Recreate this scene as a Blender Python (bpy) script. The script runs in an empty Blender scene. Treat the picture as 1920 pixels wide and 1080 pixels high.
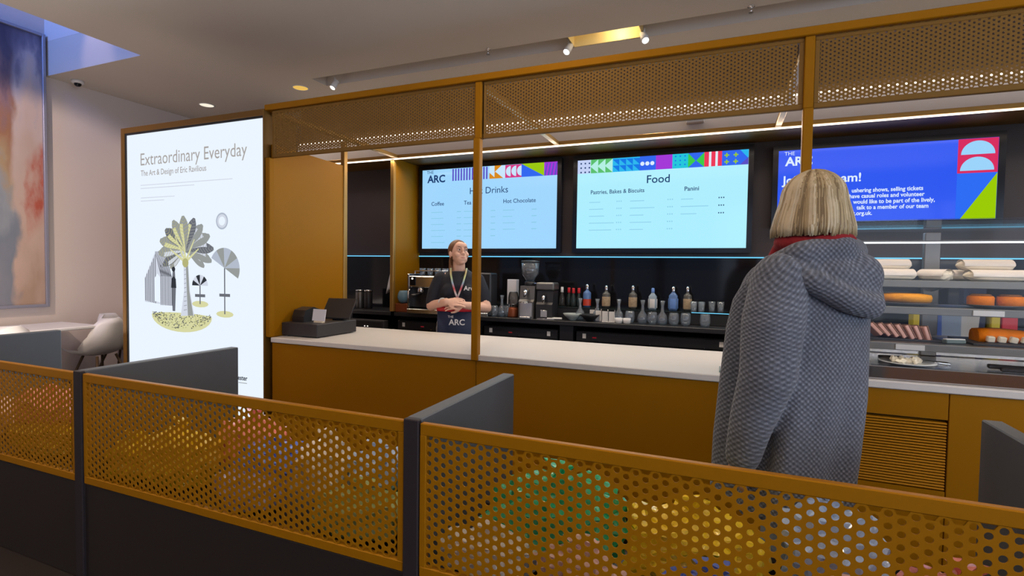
import bpy, bmesh, math, random
from mathutils import Vector, Matrix, Euler, noise
C = bpy.context.scene.collection
SC = bpy.context.scene
R = math.radians
PI = math.pi
random.seed(7)

# ------------------------------------------------------------------ camera, world, exposure, large lights
H = 1.38
def make_camera():
    yaw, pit, roll = R(22.26), R(-2.04), R(.834)
    fw = Vector((-math.sin(yaw)*math.cos(pit), math.cos(yaw)*math.cos(pit), math.sin(pit)))
    r = Vector((math.cos(yaw), math.sin(yaw), 0)); u = r.cross(fw)
    r2 = r*math.cos(roll) + u*math.sin(roll); u2 = -r*math.sin(roll) + u*math.cos(roll)
    m = Matrix((( r2.x, u2.x, -fw.x, 0), (r2.y, u2.y, -fw.y, 0), (r2.z, u2.z, -fw.z, H), (0, 0, 0, 1)))
    cd = bpy.data.cameras.new('camera'); co = bpy.data.objects.new('camera', cd); C.objects.link(co)
    co.matrix_world = m
    cd.sensor_width = 36; cd.lens = 36*970/1920; cd.clip_start = .02; cd.clip_end = 100
    SC.camera = co
make_camera()
SC.view_settings.view_transform = 'Standard'
SC.view_settings.look = 'None'
SC.view_settings.gamma = 1
SC.view_settings.use_curve_mapping = False
SC.view_settings.exposure = 0.0
SC.cycles.max_bounces = 8; SC.cycles.diffuse_bounces = 3; SC.cycles.glossy_bounces = 4
SC.cycles.transmission_bounces = 6; SC.cycles.transparent_max_bounces = 16
SC.cycles.sample_clamp_indirect = 4.0; SC.cycles.caustics_refractive = False; SC.cycles.caustics_reflective = False
w = bpy.data.worlds.new('sky'); SC.world = w; w.use_nodes = True
w.node_tree.nodes['Background'].inputs[0].default_value = (.42, .58, 1.0, 1)
w.node_tree.nodes['Background'].inputs[1].default_value = .35

def lamp(kind, name, loc, power, col, target=None, size=.1, size_y=None, spot=60, blend=.5):
    d = bpy.data.lights.new(name, kind); d.energy = power; d.color = col
    o = bpy.data.objects.new(name, d); C.objects.link(o); o.location = loc
    if kind == 'AREA':
        d.shape = 'RECTANGLE'; d.size = size; d.size_y = size_y or size
    elif kind == 'SPOT':
        d.spot_size = R(spot); d.spot_blend = blend; d.shadow_soft_size = size
    else:
        d.shadow_soft_size = size
    if target is not None:
        o.rotation_euler = (Vector(target) - Vector(loc)).to_track_quat('-Z', 'Y').to_euler()
    return o
# daylight through the glazed front of the building, behind and to the right of the viewer
lamp('AREA', 'daylight_side', (5.9, -.9, 1.75), 150, (.72, .84, 1.0), (.4, 2.2, 1.25), 3.6, 2.2)
lamp('AREA', 'daylight_front', (2.2, -3.85, 1.9), 30, (.74, .85, 1.0), (1.2, 3, 1.2), 4.6, 2.4)
# daylight down the roof light above the void on the left
q = lamp('AREA', 'daylight_rooflight', (-5.9, .2, 4.9), 40, (.13, .30, 1.0), (-5.9, 3.2, 4.3), 1.2, 1.4); q.data.spread = R(110)
# wall washer on the ceiling edge, lighting the left wall and the painting
lamp('SPOT', 'wall_washer', (-4.95, 1.2, 3.25), 165, (1.0, .77, .62), (-6.6, 2.75, 1.0), .03, spot=88, blend=.25)
# general warm downlights of the foyer ceiling (those behind the viewer)
for x, y, p in ((-4.3, .4, 110), (-2.2, -1.2, 60), (.6, -1.4, 60), (2.8, 1.2, 95), (-4.6, 2.0, 40), (-.9, 2.1, 28)):
    lamp('SPOT', 'foyer_downlight', (x, y, 3.29), p, (1.0, .78, .56), (x, y, 0), .06, spot=125, blend=.8)
lamp('AREA', 'seating_fill', (-5.2, 2.2, .8), 12, (1.0, .86, .74), (-5.5, 2.6, 3.3), 1.4, 1.4)  # added upward fill without a fitting, lifts left ceiling and wall top
# downlights over the bar worktop and the aisle behind it
for x in (-2.3, -.7, .9, 2.4):
    lamp('SPOT', 'bar_downlight', (x, 3.12, 3.29), 54, (1.0, .82, .66), (x, 4.1, .6), .05, spot=70, blend=.7)
# added warm fill behind the viewer, no real fitting, brightens the ceiling
q = lamp('AREA', 'foyer_fill', (-.6, -1.9, .35), 185, (1.0, .84, .72), (-.6, -1.5, 3.3), 7.5, 1.2); q.data.spread = R(125)

# ------------------------------------------------------------------ materials
def lin(h):
    h = h.lstrip('#'); v = [int(h[i:i+2], 16)/255 for i in (0, 2, 4)]
    return tuple(c/12.92 if c <= .04045 else ((c+.055)/1.055)**2.4 for c in v) + (1,)
MATS = {}
def mat(name, col, rough=.5, metal=0, spec=.5, emit=0, trans=0, bump=None, vary=None, ecol=None, coat=0):
    m = bpy.data.materials.new(name); m.use_nodes = True; nt = m.node_tree; b = nt.nodes['Principled BSDF']
    c = lin(col) if isinstance(col, str) else tuple(col)+(1,)
    b.inputs['Base Color'].default_value = c
    b.inputs['Roughness'].default_value = rough; b.inputs['Metallic'].default_value = metal
    b.inputs['Specular IOR Level'].default_value = spec
    b.inputs['Transmission Weight'].default_value = trans
    b.inputs['Coat Weight'].default_value = coat
    if emit:
        b.inputs['Emission Color'].default_value = lin(ecol) if ecol else c
        b.inputs['Emission Strength'].default_value = emit
    tc = None
    if bump or vary:
        tc = nt.nodes.new('ShaderNodeTexCoord')
    if vary:        # (scale, amount): soft grain in the colour
        n = nt.nodes.new('ShaderNodeTexNoise'); n.inputs['Scale'].default_value = vary[0]; n.inputs['Detail'].default_value = 4
        nt.links.new(tc.outputs['Object'], n.inputs['Vector'])
        mx = nt.nodes.new('ShaderNodeMix'); mx.data_type = 'RGBA'
        mx.inputs[6].default_value = tuple(v*(1-vary[1]) for v in c[:3])+(1,)
        mx.inputs[7].default_value = tuple(min(1, v*(1+vary[1])) for v in c[:3])+(1,)
        nt.links.new(n.outputs['Fac'], mx.inputs[0]); nt.links.new(mx.outputs[2], b.inputs['Base Color'])
    if bump:        # (scale, strength)
        n = nt.nodes.new('ShaderNodeTexNoise'); n.inputs['Scale'].default_value = bump[0]; n.inputs['Detail'].default_value = 3
        nt.links.new(tc.outputs['Object'], n.inputs['Vector'])
        bp = nt.nodes.new('ShaderNodeBump'); bp.inputs['Strength'].default_value = bump[1]; bp.inputs['Distance'].default_value = .01
        nt.links.new(n.outputs['Fac'], bp.inputs['Height']); nt.links.new(bp.outputs['Normal'], b.inputs['Normal'])
    MATS[name] = m
    return m
def glow(name, col, s=1.0):
    m = bpy.data.materials.new(name); m.use_nodes = True; nt = m.node_tree
    nt.nodes.remove(nt.nodes['Principled BSDF'])
    e = nt.nodes.new('ShaderNodeEmission'); e.inputs[0].default_value = lin(col) if isinstance(col, str) else tuple(col)+(1,)
    e.inputs[1].default_value = s
    nt.links.new(e.outputs[0], nt.nodes['Material Output'].inputs[0])
    MATS[name] = m
    return m
def pane(name, tint=(1, 1, 1), refl=.08):
    """thin clear sheet: passes light, adds a fresnel reflection"""
    m = bpy.data.materials.new(name); m.use_nodes = True; nt = m.node_tree
    nt.nodes.remove(nt.nodes['Principled BSDF'])
    t = nt.nodes.new('ShaderNodeBsdfTransparent'); t.inputs[0].default_value = tint+(1,)
    g = nt.nodes.new('ShaderNodeBsdfGlossy'); g.inputs['Roughness'].default_value = .03
    lw = nt.nodes.new('ShaderNodeLayerWeight'); lw.inputs[0].default_value = .5
    pw = nt.nodes.new('ShaderNodeMath'); pw.operation = 'POWER'; pw.inputs[1].default_value = 4
    f = nt.nodes.new('ShaderNodeMath'); f.operation = 'MULTIPLY_ADD'; f.name = 'fresnel'; f.inputs[1].default_value = .55; f.inputs[2].default_value = refl*.5
    nt.links.new(lw.outputs['Facing'], pw.inputs[0]); nt.links.new(pw.outputs[0], f.inputs[0])
    x = nt.nodes.new('ShaderNodeMixShader')
    nt.links.new(f.outputs[0], x.inputs[0]); nt.links.new(t.outputs[0], x.inputs[1]); nt.links.new(g.outputs[0], x.inputs[2])
    nt.links.new(x.outputs[0], nt.nodes['Material Output'].inputs[0])
    MATS[name] = m
    return m
mat('bronze', (.40, .165, .003), .45, .2, .15, vary=(2.0, .06))
mat('bronze_fascia', (.27, .140, .030), .5, .15, .2)
mat('bronze_dark', (.22, .105, .014), .5, .3)
mat('bronze_edge', (.45, .25, .06), .4, .5)
mat('ceiling_paint', (.62, .56, .50), .85, vary=(.7, .07))
mat('wall_paint', (.74, .64, .60), .85, vary=(1.2, .03))
mat('upper_wall_paint', (.72, .66, .63), .8)
mat('brown_wall', (.10, .062, .035), .8)
mat('floor_tile', (.024, .016, .013), .5, vary=(3, .15))
mat('grey_board', (.105, .113, .126), .55, vary=(8, .08))
mat('dark_base', (.018, .011, .0095), .6, vary=(5, .12))
mat('post_black', (.022, .015, .018), .6)
mat('white_top', (.80, .76, .73), .35, vary=(30, .02))
mat('surround', (.040, .028, .029), .55, vary=(4, .1))
mat('gloss_black', (.008, .008, .010), .08, 0, .3)
mat('matt_black', (.014, .014, .016), .5)
mat('soft_black', (.022, .022, .026), .38)
mat('bezel', (.006, .008, .016), .2)
mat('till_plastic', (.040, .037, .041), .5)
mat('steel', (.62, .62, .63), .25, 1.0)
mat('chrome', (.78, .78, .80), .12, 1.0)
mat('grey_metal', (.20, .195, .19), .38, .8)
mat('shelf_metal', (.23, .225, .21), .55, .4)
mat('slate', (.045, .045, .05), .6)
mat('white_plastic', (.82, .80, .80), .35)
mat('white_paper', (.85, .83, .80), .8)
mat('greaseproof', (.78, .70, .62), .6)
mat('card_white', (.80, .80, .88), .6)
mat('ceramic', (.75, .76, .78), .2)
mat('ceramic_pale', (.45, .50, .48), .25)
mat('wood_leg', (.09, .055, .03), .5)
mat('red', (.55, .02, .03), .4)
mat('red_cloth', (.30, .012, .018), .9, bump=(60, .3))
mat('blue_paper', (.10, .18, .60), .6)
mat('pale_blue_paper', (.45, .58, .78), .6)
mat('yellow_card', (.55, .45, .01), .5)
mat('green_card', (.12, .16, .14), .4)
mat('teal_card', (.22, .33, .34), .25)
mat('bread', (.86, .74, .56), .55, bump=(20, .25), vary=(12, .08))
mat('cake_yellow', (.78, .30, .005), .6, 0, .15, bump=(40, .4), vary=(18, .2))
mat('cake_orange', (.80, .20, .004), .6, 0, .15, bump=(40, .4), vary=(20, .25))
mat('crust', (.24, .09, .02), .7, vary=(25, .3))
mat('ham_pink', (.62, .32, .25), .5, vary=(30, .25))
mat('rind', (.26, .13, .08), .6, vary=(30, .3))
mat('cream', (.85, .76, .60), .5)
mat('skin', (.80, .48, .36), .5, vary=(20, .06))
mat('skin_dark', (.50, .25, .18), .5)
mat('lip', (.45, .12, .10), .4)
mat('eye', (.75, .72, .70), .2)
mat('iris', (.02, .018, .015), .2)
mat('hair_brown', (.16, .065, .025), .45, vary=(40, .3))
mat('hair_blond', (.52, .39, .21), .42, vary=(30, .2))
mat('hair_pale', (.74, .61, .40), .42, vary=(30, .2))
mat('hair_shade', (.27, .185, .09), .45, vary=(30, .2))
mat('shirt_navy', (.012, .014, .024), .8, bump=(40, .2))
mat('apron_navy', (.020, .030, .075), .8, bump=(80, .2))
mat('grey_cloth', (.42, .40, .40), .9)
mat('denim_pale', (.36, .42, .52), .85, bump=(90, .3))
mat('shoe_black', (.02, .02, .02), .4)
mat('white_print', (.82, .82, .84), .6)
mat('towel', (.70, .68, .70), .9, bump=(120, .3))
mat('copper', (.30, .08, .03), .4, .4)
mat('glass_blue', (.35, .62, .80), .05, 0, .5, trans=.6)
mat('glass_smoke', (.25, .24, .23), .05, 0, .5, trans=.85)
mat('glass_dark', (.02, .03, .03), .08)
mat('label_brown', (.45, .34, .22), .6, vary=(60, .5))
mat('label_white', (.80, .80, .80), .6)
mat('label_blue', (.15, .30, .72), .5)
mat('red_drink', (.60, .06, .03), .2)
mat('coffee_beans', (.05, .025, .012), .5, bump=(90, .8))
pane('clear_pane', refl=.05)
q = pane('matt_pane', refl=.03); [n for n in q.node_tree.nodes if n.type == 'BSDF_GLOSSY'][0].inputs['Roughness'].default_value = .35
def table_glass():
    m = pane('glass'); nt = m.node_tree
    f = nt.nodes['fresnel']; f.inputs[1].default_value = .85; f.inputs[2].default_value = .08
    x = [n for n in nt.nodes if n.type == 'MIX_SHADER'][0]; t = [n for n in nt.nodes if n.type == 'BSDF_TRANSPARENT'][0]
    t.inputs[0].default_value = (.86, .90, .94, 1)
    d = nt.nodes.new('ShaderNodeBsdfDiffuse'); d.inputs[0].default_value = (.75, .82, .9, 1)  # pale diffuse share puts the whitish backlit look into the glass colour
    y = nt.nodes.new('ShaderNodeMixShader'); y.inputs[0].default_value = .10
    nt.links.new(t.outputs[0], y.inputs[1]); nt.links.new(d.outputs[0], y.inputs[2]); nt.links.new(y.outputs[0], x.inputs[1])
table_glass()
glow('led_white', (1.0, .88, .74), 3.0)
glow('led_cool', (.92, .96, 1.0), 2.5)
glow('led_cyan', (.16, .60, .92), 1.25)
glow('lamp_white', (1.0, .93, .82), 6.0)
glow('lamp_cream', (1.0, .90, .74), 1.0)
glow('lamp_yellow', (.90, .55, .12), .9)
glow('indicator', (1, .9, .8), 1.2)
glow('red_digits', (.35, .02, .03), .4)

# ------------------------------------------------------------------ mesh helpers
class BM:
    """collects shapes; build() links them as ONE mesh object"""
    def __init__(s):
        s.b = bmesh.new(); s.mi = 0
    def _f(s, vs, smooth=False):
        try:
            f = s.b.faces.new(vs); f.material_index = s.mi; f.smooth = smooth
        except ValueError: pass
    def box(s, c, d, bev=0, rot=None):
        """centre, full size, chamfer"""
        c = Vector(c); h = [max(x/2, 1e-5) for x in d]; bev = min(bev, min(h)*.45)
        M = rot if rot is not None else Matrix.Identity(3)
        nv = lambda p: s.b.verts.new(c + M @ Vector(p))
        if bev <= 0:
            v = {}
            for i in (-1, 1):
                for j in (-1, 1):
                    for k in (-1, 1): v[i, j, k] = nv((i*h[0], j*h[1], k*h[2]))
            for q in (((-1,-1,-1),(-1,-1,1),(-1,1,1),(-1,1,-1)), ((1,-1,-1),(1,1,-1),(1,1,1),(1,-1,1)),
                      ((-1,-1,-1),(1,-1,-1),(1,-1,1),(-1,-1,1)), ((-1,1,-1),(-1,1,1),(1,1,1),(1,1,-1)),
                      ((-1,-1,-1),(-1,1,-1),(1,1,-1),(1,-1,-1)), ((-1,-1,1),(1,-1,1),(1,1,1),(-1,1,1))):
                s._f([v[t] for t in q])
            return s
        v = {}
        for a in range(3):
            for i in (-1, 1):
                for j in (-1, 1):
                    for k in (-1, 1):
                        sg = (i, j, k)
                        v[a, sg] = nv([sg[n]*(h[n] if n == a else h[n]-bev) for n in range(3)])
        cyc = ((-1, -1), (1, -1), (1, 1), (-1, 1))
        for a in range(3):
            o = [n for n in range(3) if n != a]
            for sa in (-1, 1):
                q = []
                for su, sv in cyc:
                    sg = [0, 0, 0]; sg[a] = sa; sg[o[0]] = su; sg[o[1]] = sv; q.append(v[a, tuple(sg)])
                s._f(q)
        for a in range(3):
            for b in range(a+1, 3):
                o = 3-a-b
                for sa in (-1, 1):
                    for sb in (-1, 1):
                        sg = [0]*3; sg[a] = sa; sg[b] = sb
                        s1 = list(sg); s1[o] = -1; s2 = list(sg); s2[o] = 1
                        s._f([v[a, tuple(s1)], v[a, tuple(s2)], v[b, tuple(s2)], v[b, tuple(s1)]])
        for i in (-1, 1):
            for j in (-1, 1):
                for k in (-1, 1): s._f([v[0, (i, j, k)], v[1, (i, j, k)], v[2, (i, j, k)]])
        return s
    def span(s, a, b, bev=0):
        return s.box([(p+q)/2 for p, q in zip(a, b)], [abs(q-p) for p, q in zip(a, b)], bev)
    def loft(s, rings, caps=True, smooth=True, closed=True):
        vr = [[s.b.verts.new(p) for p in r] for r in rings]
        n = len(vr[0])
        for a, b in zip(vr, vr[1:]):
            for i in range(n if closed else n-1):
                j = (i+1) % n
                s._f([a[i], a[j], b[j], b[i]], smooth)
        if caps and closed:
            s._f(vr[0][::-1], False); s._f(vr[-1], False)
        return s
    def lathe(s, prof, c=(0, 0, 0), seg=24, axis='z', caps=True, smooth=True):
        """prof: (radius, height) pairs"""
        c = Vector(c); rings = []
        for r, h in prof:
            r = max(r, 1e-4); q = []
            for i in range(seg):
                t = 2*PI*i/seg; x, y = r*math.cos(t), r*math.sin(t)
                q.append(c + (Vector((x, y, h)) if axis == 'z' else Vector((x, h, y)) if axis == 'y' else Vector((h, x, y))))
            rings.append(q)
        return s.loft(rings, caps, smooth)
    def tube(s, pts, rad, seg=10, caps=True, flat=1.0):
        pts = [Vector(p) for p in pts]; rings = []
        rad = rad if isinstance(rad, (list, tuple)) else [rad]*len(pts)
        up = None
        for i, p in enumerate(pts):
            t = (pts[min(i+1, len(pts)-1)] - pts[max(i-1, 0)]).normalized()
            if up is None:
                up = Vector((0, 0, 1)) if abs(t.z) < .9 else Vector((1, 0, 0))
            a = t.cross(up).normalized(); b = a.cross(t).normalized(); up = b
            rings.append([p + a*(rad[i]*math.cos(2*PI*k/seg)) + b*(rad[i]*flat*math.sin(2*PI*k/seg)) for k in range(seg)])
        return s.loft(rings, caps)
    def ell(s, c, r, M=None, sub=3):
        t = bmesh.new(); bmesh.ops.create_icosphere(t, subdivisions=sub, radius=1)
        M = M if M is not None else Matrix.Identity(3); c = Vector(c); mp = {}
        r = r if isinstance(r, (list, tuple)) else (r, r, r)
        for v in t.verts: mp[v] = s.b.verts.new(c + M @ Vector((v.co.x*r[0], v.co.y*r[1], v.co.z*r[2])))
        for f in t.faces: s._f([mp[v] for v in f.verts], True)
        t.free()
        return s
    def limb(s, pts, rad, seg=14):
        """tapered capsule chain for the remesher"""
        for p, r in zip(pts, rad): s.ell(p, r, sub=2)
        for i in range(len(pts)-1): s.tube([pts[i], pts[i+1]], [rad[i], rad[i+1]], seg)
        return s
    def prism(s, poly, y0, y1, plane='xz'):
        """extrude a polygon given in x,z between two y values (or x,y between two z values)"""
        P = (lambda a, b, d: (a, d, b)) if plane == 'xz' else (lambda a, b, d: (a, b, d)) if plane == 'xy' else (lambda a, b, d: (d, a, b))
        return s.loft([[P(a, b, y0) for a, b in poly], [P(a, b, y1) for a, b in poly]], True, False)
    def flat(s, poly, y):
        """one polygon in an x,z plane"""
        s._f([s.b.verts.new((a, y, b)) for a, b in poly]); return s
    def mesh(s, name, mats, recalc=True):
        if recalc: bmesh.ops.recalc_face_normals(s.b, faces=s.b.faces)
        me = bpy.data.meshes.new(name); s.b.to_mesh(me); s.b.free()
        for m in (mats if isinstance(mats, (list, tuple)) else [mats]): me.materials.append(MATS[m])
        return me
    def build(s, name, mats, parent=None, recalc=True, label=None):
        return link(name, s.mesh(name, mats, recalc), parent, label)
    def blob(s, name, mats, parent=None, voxel=.01, it=4, fac=.5, label=None):
        """union of overlapping closed shapes as ONE continuous surface"""
        bmesh.ops.recalc_face_normals(s.b, faces=s.b.faces)
        me = bpy.data.meshes.new(name); s.b.to_mesh(me); s.b.free()
        o = bpy.data.objects.new('tmp', me); C.objects.link(o)
        r = o.modifiers.new('r', 'REMESH'); r.mode = 'VOXEL'; r.voxel_size = voxel; r.use_smooth_shade = True
        if it:
            k = o.modifiers.new('s', 'SMOOTH'); k.iterations = it; k.factor = fac
        dg = bpy.context.evaluated_depsgraph_get()
        m2 = bpy.data.meshes.new_from_object(o.evaluated_get(dg)); m2.name = name
        bpy.data.objects.remove(o); bpy.data.meshes.remove(me)
        m2.materials.clear()
        for m in (mats if isinstance(mats, (list, tuple)) else [mats]): m2.materials.append(MATS[m])
        for p in m2.polygons: p.use_smooth = True
        return link(name, m2, parent, label)
ORG = {}
def link(name, me, parent=None, label=None):
    """mesh data is in world coordinates; a child is shifted by its thing's base point"""
    o = bpy.data.objects.new(name, me); C.objects.link(o)
    if parent is not None:
        o.parent = parent
        q = ORG[parent.name]
        me.transform(Matrix.Translation(-q)); ORG[o.name] = q
    else: ORG[o.name] = Vector((0, 0, 0))
    if label: o['label'] = label
    return o
def tag(o, label, cat, group=None):
    o['label'] = label; o['category'] = cat
    if group: o['group'] = group
    return o
def thing(name, label, cat, loc=(0, 0, 0), group=None):
    o = bpy.data.objects.new(name, None); C.objects.link(o); o.location = loc; o.empty_display_size = .05
    ORG[o.name] = Vector(loc)
    return tag(o, label, cat, group)
def struct(name, bm, m):
    o = bm.build(name, m); o['kind'] = 'structure'; return o
def dup(root, loc, label, rz=None):
    r = root.copy(); C.objects.link(r); r.location = loc; r['label'] = label; ORG[r.name] = Vector(loc)
    if rz is not None: r.rotation_euler = (0, 0, rz)
    for ch in list(root.children):
        c = ch.copy(); C.objects.link(c); c.parent = r
        for g in list(ch.children):
            d = g.copy(); C.objects.link(d); d.parent = c
    return r
def text(name, s, size, x, z, y, m, parent, align='LEFT', off=0.0, sx=1.0, fn=None):
    """lettering as flat print in an x,z plane facing -y"""
    cu = bpy.data.curves.new('t', 'FONT'); cu.body = s; cu.size = size; cu.align_x = align; cu.offset = off; cu.resolution_u = 3
    t = bpy.data.objects.new('t', cu); C.objects.link(t)
    me = bpy.data.meshes.new_from_object(t.evaluated_get(bpy.context.evaluated_depsgraph_get()))
    bpy.data.objects.remove(t); bpy.data.curves.remove(cu)
    for v in me.vertices:
        px, pz = x + v.co.x*sx, z + v.co.y
        v.co = fn(px, pz) if fn else (px, y, pz)
    me.materials.clear(); me.materials.append(MATS[m]); me.name = name
    return link(name, me, parent)
def circ(cx, cz, r, n=20, a0=0, a1=360):
    return [(cx + r*math.cos(R(a0+(a1-a0)*i/n)), cz + r*math.sin(R(a0+(a1-a0)*i/n))) for i in range(n + (0 if a1-a0 == 360 else 1))]
def rect(x0, z0, x1, z1): return [(x0, z0), (x1, z0), (x1, z1), (x0, z1)]

# ------------------------------------------------------------------ the room
ZC = 3.32
struct('floor', BM().span((-6.8, -4.2, -.1), (6.2, 7.2, 0)), 'floor_tile')
b = BM()
for a, c in (((-5.07, -4.2, ZC), (6.2, 4.22, ZC+.35)), ((-6.8, 3.20, ZC), (-5.07, 7.2, ZC+.35)), ((-5.07, 4.44, ZC), (6.2, 7.2, ZC+.35)),
             ((-5.07, 4.22, ZC), (-4.0, 4.44, ZC+.35)), ((-4.0, 4.20, ZC+.14), (6.2, 4.46, ZC+.16)), ((-6.8, -4.2, ZC), (-5.07, -1.6, ZC+.35))):
    b.span(a, c)
struct('ceiling', b, 'ceiling_paint')
b = BM()        # upper storey round the void, up to the roof light
b.span((-5.07, -1.7, ZC+.35), (-4.95, 3.32, 5.8)); b.span((-6.8, 3.20, ZC+.351), (-4.95, 3.32, 5.8)); b.span((-6.8, -1.7, ZC+.35), (-4.95, -1.6, 5.8))
struct('wall_void', b, 'upper_wall_paint')
struct('wall_left', BM().span((-6.8, -4.2, 0), (-6.6, 7.2, 5.8)), 'wall_paint')
b = BM(); b.span((6.0, .95, 0), (6.2, 7.2, ZC)); b.span((6.0, -4.2, 0), (6.2, -2.8, ZC)); b.span((6.0, -2.8, 2.9), (6.2, .95, ZC)); b.span((6.0, -2.8, 0), (6.2, .95, .55)); struct('wall_right', b, 'wall_paint')
struct('wall_far', BM().span((-6.6, 7.0, 0), (6.0, 7.2, ZC)), 'wall_paint')
b = BM()        # glazed front behind the viewer: piers, sill, head
b.span((-6.6, -4.2, 2.95), (6, -4.0, ZC)); b.span((-6.6, -4.2, 0), (6, -4.0, .25))
for x in (-6.5, -4.0, -1.5, 1.0, 3.5, 5.9): b.span((x-.1, -4.2, .25), (x+.1, -4.0, 2.95))
struct('wall_front', b, 'matt_black')
b = BM()
b.span((-4.7, 4.76, 0), (6.0, 4.9, 2.48)); struct('wall_back', b, 'surround')
struct('trim_1', BM().span((-4.7, 4.74, 2.48), (6.0, 4.9, 2.805)), 'upper_wall_paint')
struct('trim_2', BM().span((-4.7, 4.80, 2.82), (6.0, 4.9, ZC)), 'brown_wall')
o = BM().span((-4.7, 4.745, 2.805), (6.0, 4.80, 2.822)).build('cove_light', 'led_white')
tag(o, 'long thin white light strip along the top of the pale wall band', 'light strip')

# ------------------------------------------------------------------ ceiling fittings
def downlight(loc, m, label):
    t = thing('downlight', label, 'downlight', loc, 'round downlights')
    x, y, z = loc
    BM().lathe([(.085, 0), (.088, -.004), (.080, -.006), (.076, -.003)], loc, 28, caps=False).build('trim_ring', 'white_plastic', t)
    BM().lathe([(.001, -.003), (.077, -.003), (.077, -.001), (.001, -.001)], loc, 28).build('lens', m, t)
downlight((-5.86, 4.46, ZC), 'lamp_cream', 'cream white round ceiling downlight above the illuminated poster')
downlight((-4.31, 4.385, ZC), 'lamp_yellow', 'yellow glowing round ceiling downlight beside the left end of the ceiling slot')
def spot(loc, tilt, label, power):
    t = thing('ceiling_spotlight', label, 'spotlight', loc, 'spotlights in the ceiling slot')
    x, y, z = loc
    M = Euler(tilt).to_matrix()
    BM().tube([Vector(loc)+Vector((0, 0, .07)), Vector(loc)], .008, 8).build('stem', 'white_plastic', t)
    b = BM(); rings = []
    for r, h in ((.016, .05), (.026, .045), (.030, 0), (.032, -.055), (.027, -.055), (.025, -.045)):
        rings.append([Vector(loc) + M @ Vector((r*math.cos(2*PI*k/18), r*math.sin(2*PI*k/18), h)) for k in range(18)])
    b.loft(rings, True); b.build('shade', 'white_plastic', t)
    b = BM(); b.ell(Vector(loc)+M @ Vector((0, 0, -.048)), (.026, .026, .014), M, 2); b.build('bulb', 'lamp_white', t)
    tgt = Vector(loc) + M @ Vector((0, 0, -1))
    lamp('SPOT', 'spot_beam', Vector(loc)+M @ Vector((0, 0, -.085)), power, (1, .84, .66), tgt, .03, spot=75, blend=.6)
spot((-3.82, 4.36, ZC-.03), (R(-30), R(10), 0), 'small ceiling spotlight next to the yellow downlight', 18)
spot((-1.29, 4.36, ZC-.03), (R(-35), R(15), 0), 'small ceiling spotlight at the left end of the glowing gold slot', 26)
spot((-.655, 4.36, ZC-.03), (R(-30), R(-20), 0), 'small ceiling spotlight at the right end of the glowing gold slot', 26)
t = thing('gold_light_recess', 'glowing gold lined recess in the ceiling slot between two spotlights', 'recessed light', (-.96, 4.33, ZC))
mat('gold_lining', (.95, .76, .36), .6, .2)
BM().span((-1.26, 4.425, ZC+.002), (-.68, 4.435, ZC+.135)).build('reflector', 'gold_lining', t)
BM().span((-1.265, 4.225, ZC+.01), (-1.26, 4.435, ZC+.135)).build('end_plate', 'gold_lining', t)
BM().span((-.68, 4.225, ZC+.01), (-.675, 4.435, ZC+.135)).build('end_plate', 'gold_lining', t)
lamp('POINT', 'recess_glow', (-.86, 4.30, ZC+.07), 1.5, (1, .82, .50), size=.03)
for x, y, lb in ((-1.98, 4.20, 'tiny ceiling sprinkler over the middle bronze post'), (.13, 4.20, 'tiny ceiling sprinkler at the right, beyond the gold recess')):
    t = thing('sprinkler', lb, 'sprinkler', (x, y, ZC))
    BM().lathe([(.026, 0), (.026, -.004), (.010, -.006), (.008, -.022), (.011, -.024), (.006, -.045)], (x, y, ZC), 14).build('body', 'chrome', t)
    BM().lathe([(.016, -.047), (.017, -.045), (.004, -.044)], (x, y, ZC), 14).build('deflector', 'grey_metal', t)
t = thing('ceiling_sensor', 'small white dome sensor on the ceiling beside the tall painting', 'sensor', (-6.42, 3.40, ZC))
BM().lathe([(.055, 0), (.055, -.02), (.048, -.027), (.03, -.03)], (-6.42, 3.40, ZC), 24).build('housing', 'white_plastic', t)
BM().lathe([(.033, -.029), (.030, -.047), (.018, -.058), (.001, -.062)], (-6.42, 3.40, ZC), 20).build('lens', 'gloss_black', t)
# warm wash on the fascia of the void
lamp('SPOT', 'fascia_wash', (-5.75, 2.72, 4.5), 26, (1.0, .74, .66), (-5.72, 3.2, 3.42), .03, spot=30, blend=.8)
for x, y, p in ((-5.86, 4.46, 18), (-4.31, 4.385, 14)): lamp('SPOT', 'downlight_beam', (x, y, ZC-.02), p, (1.0, .84, .66), (x, y, 0), .06, spot=140, blend=.6)

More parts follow.
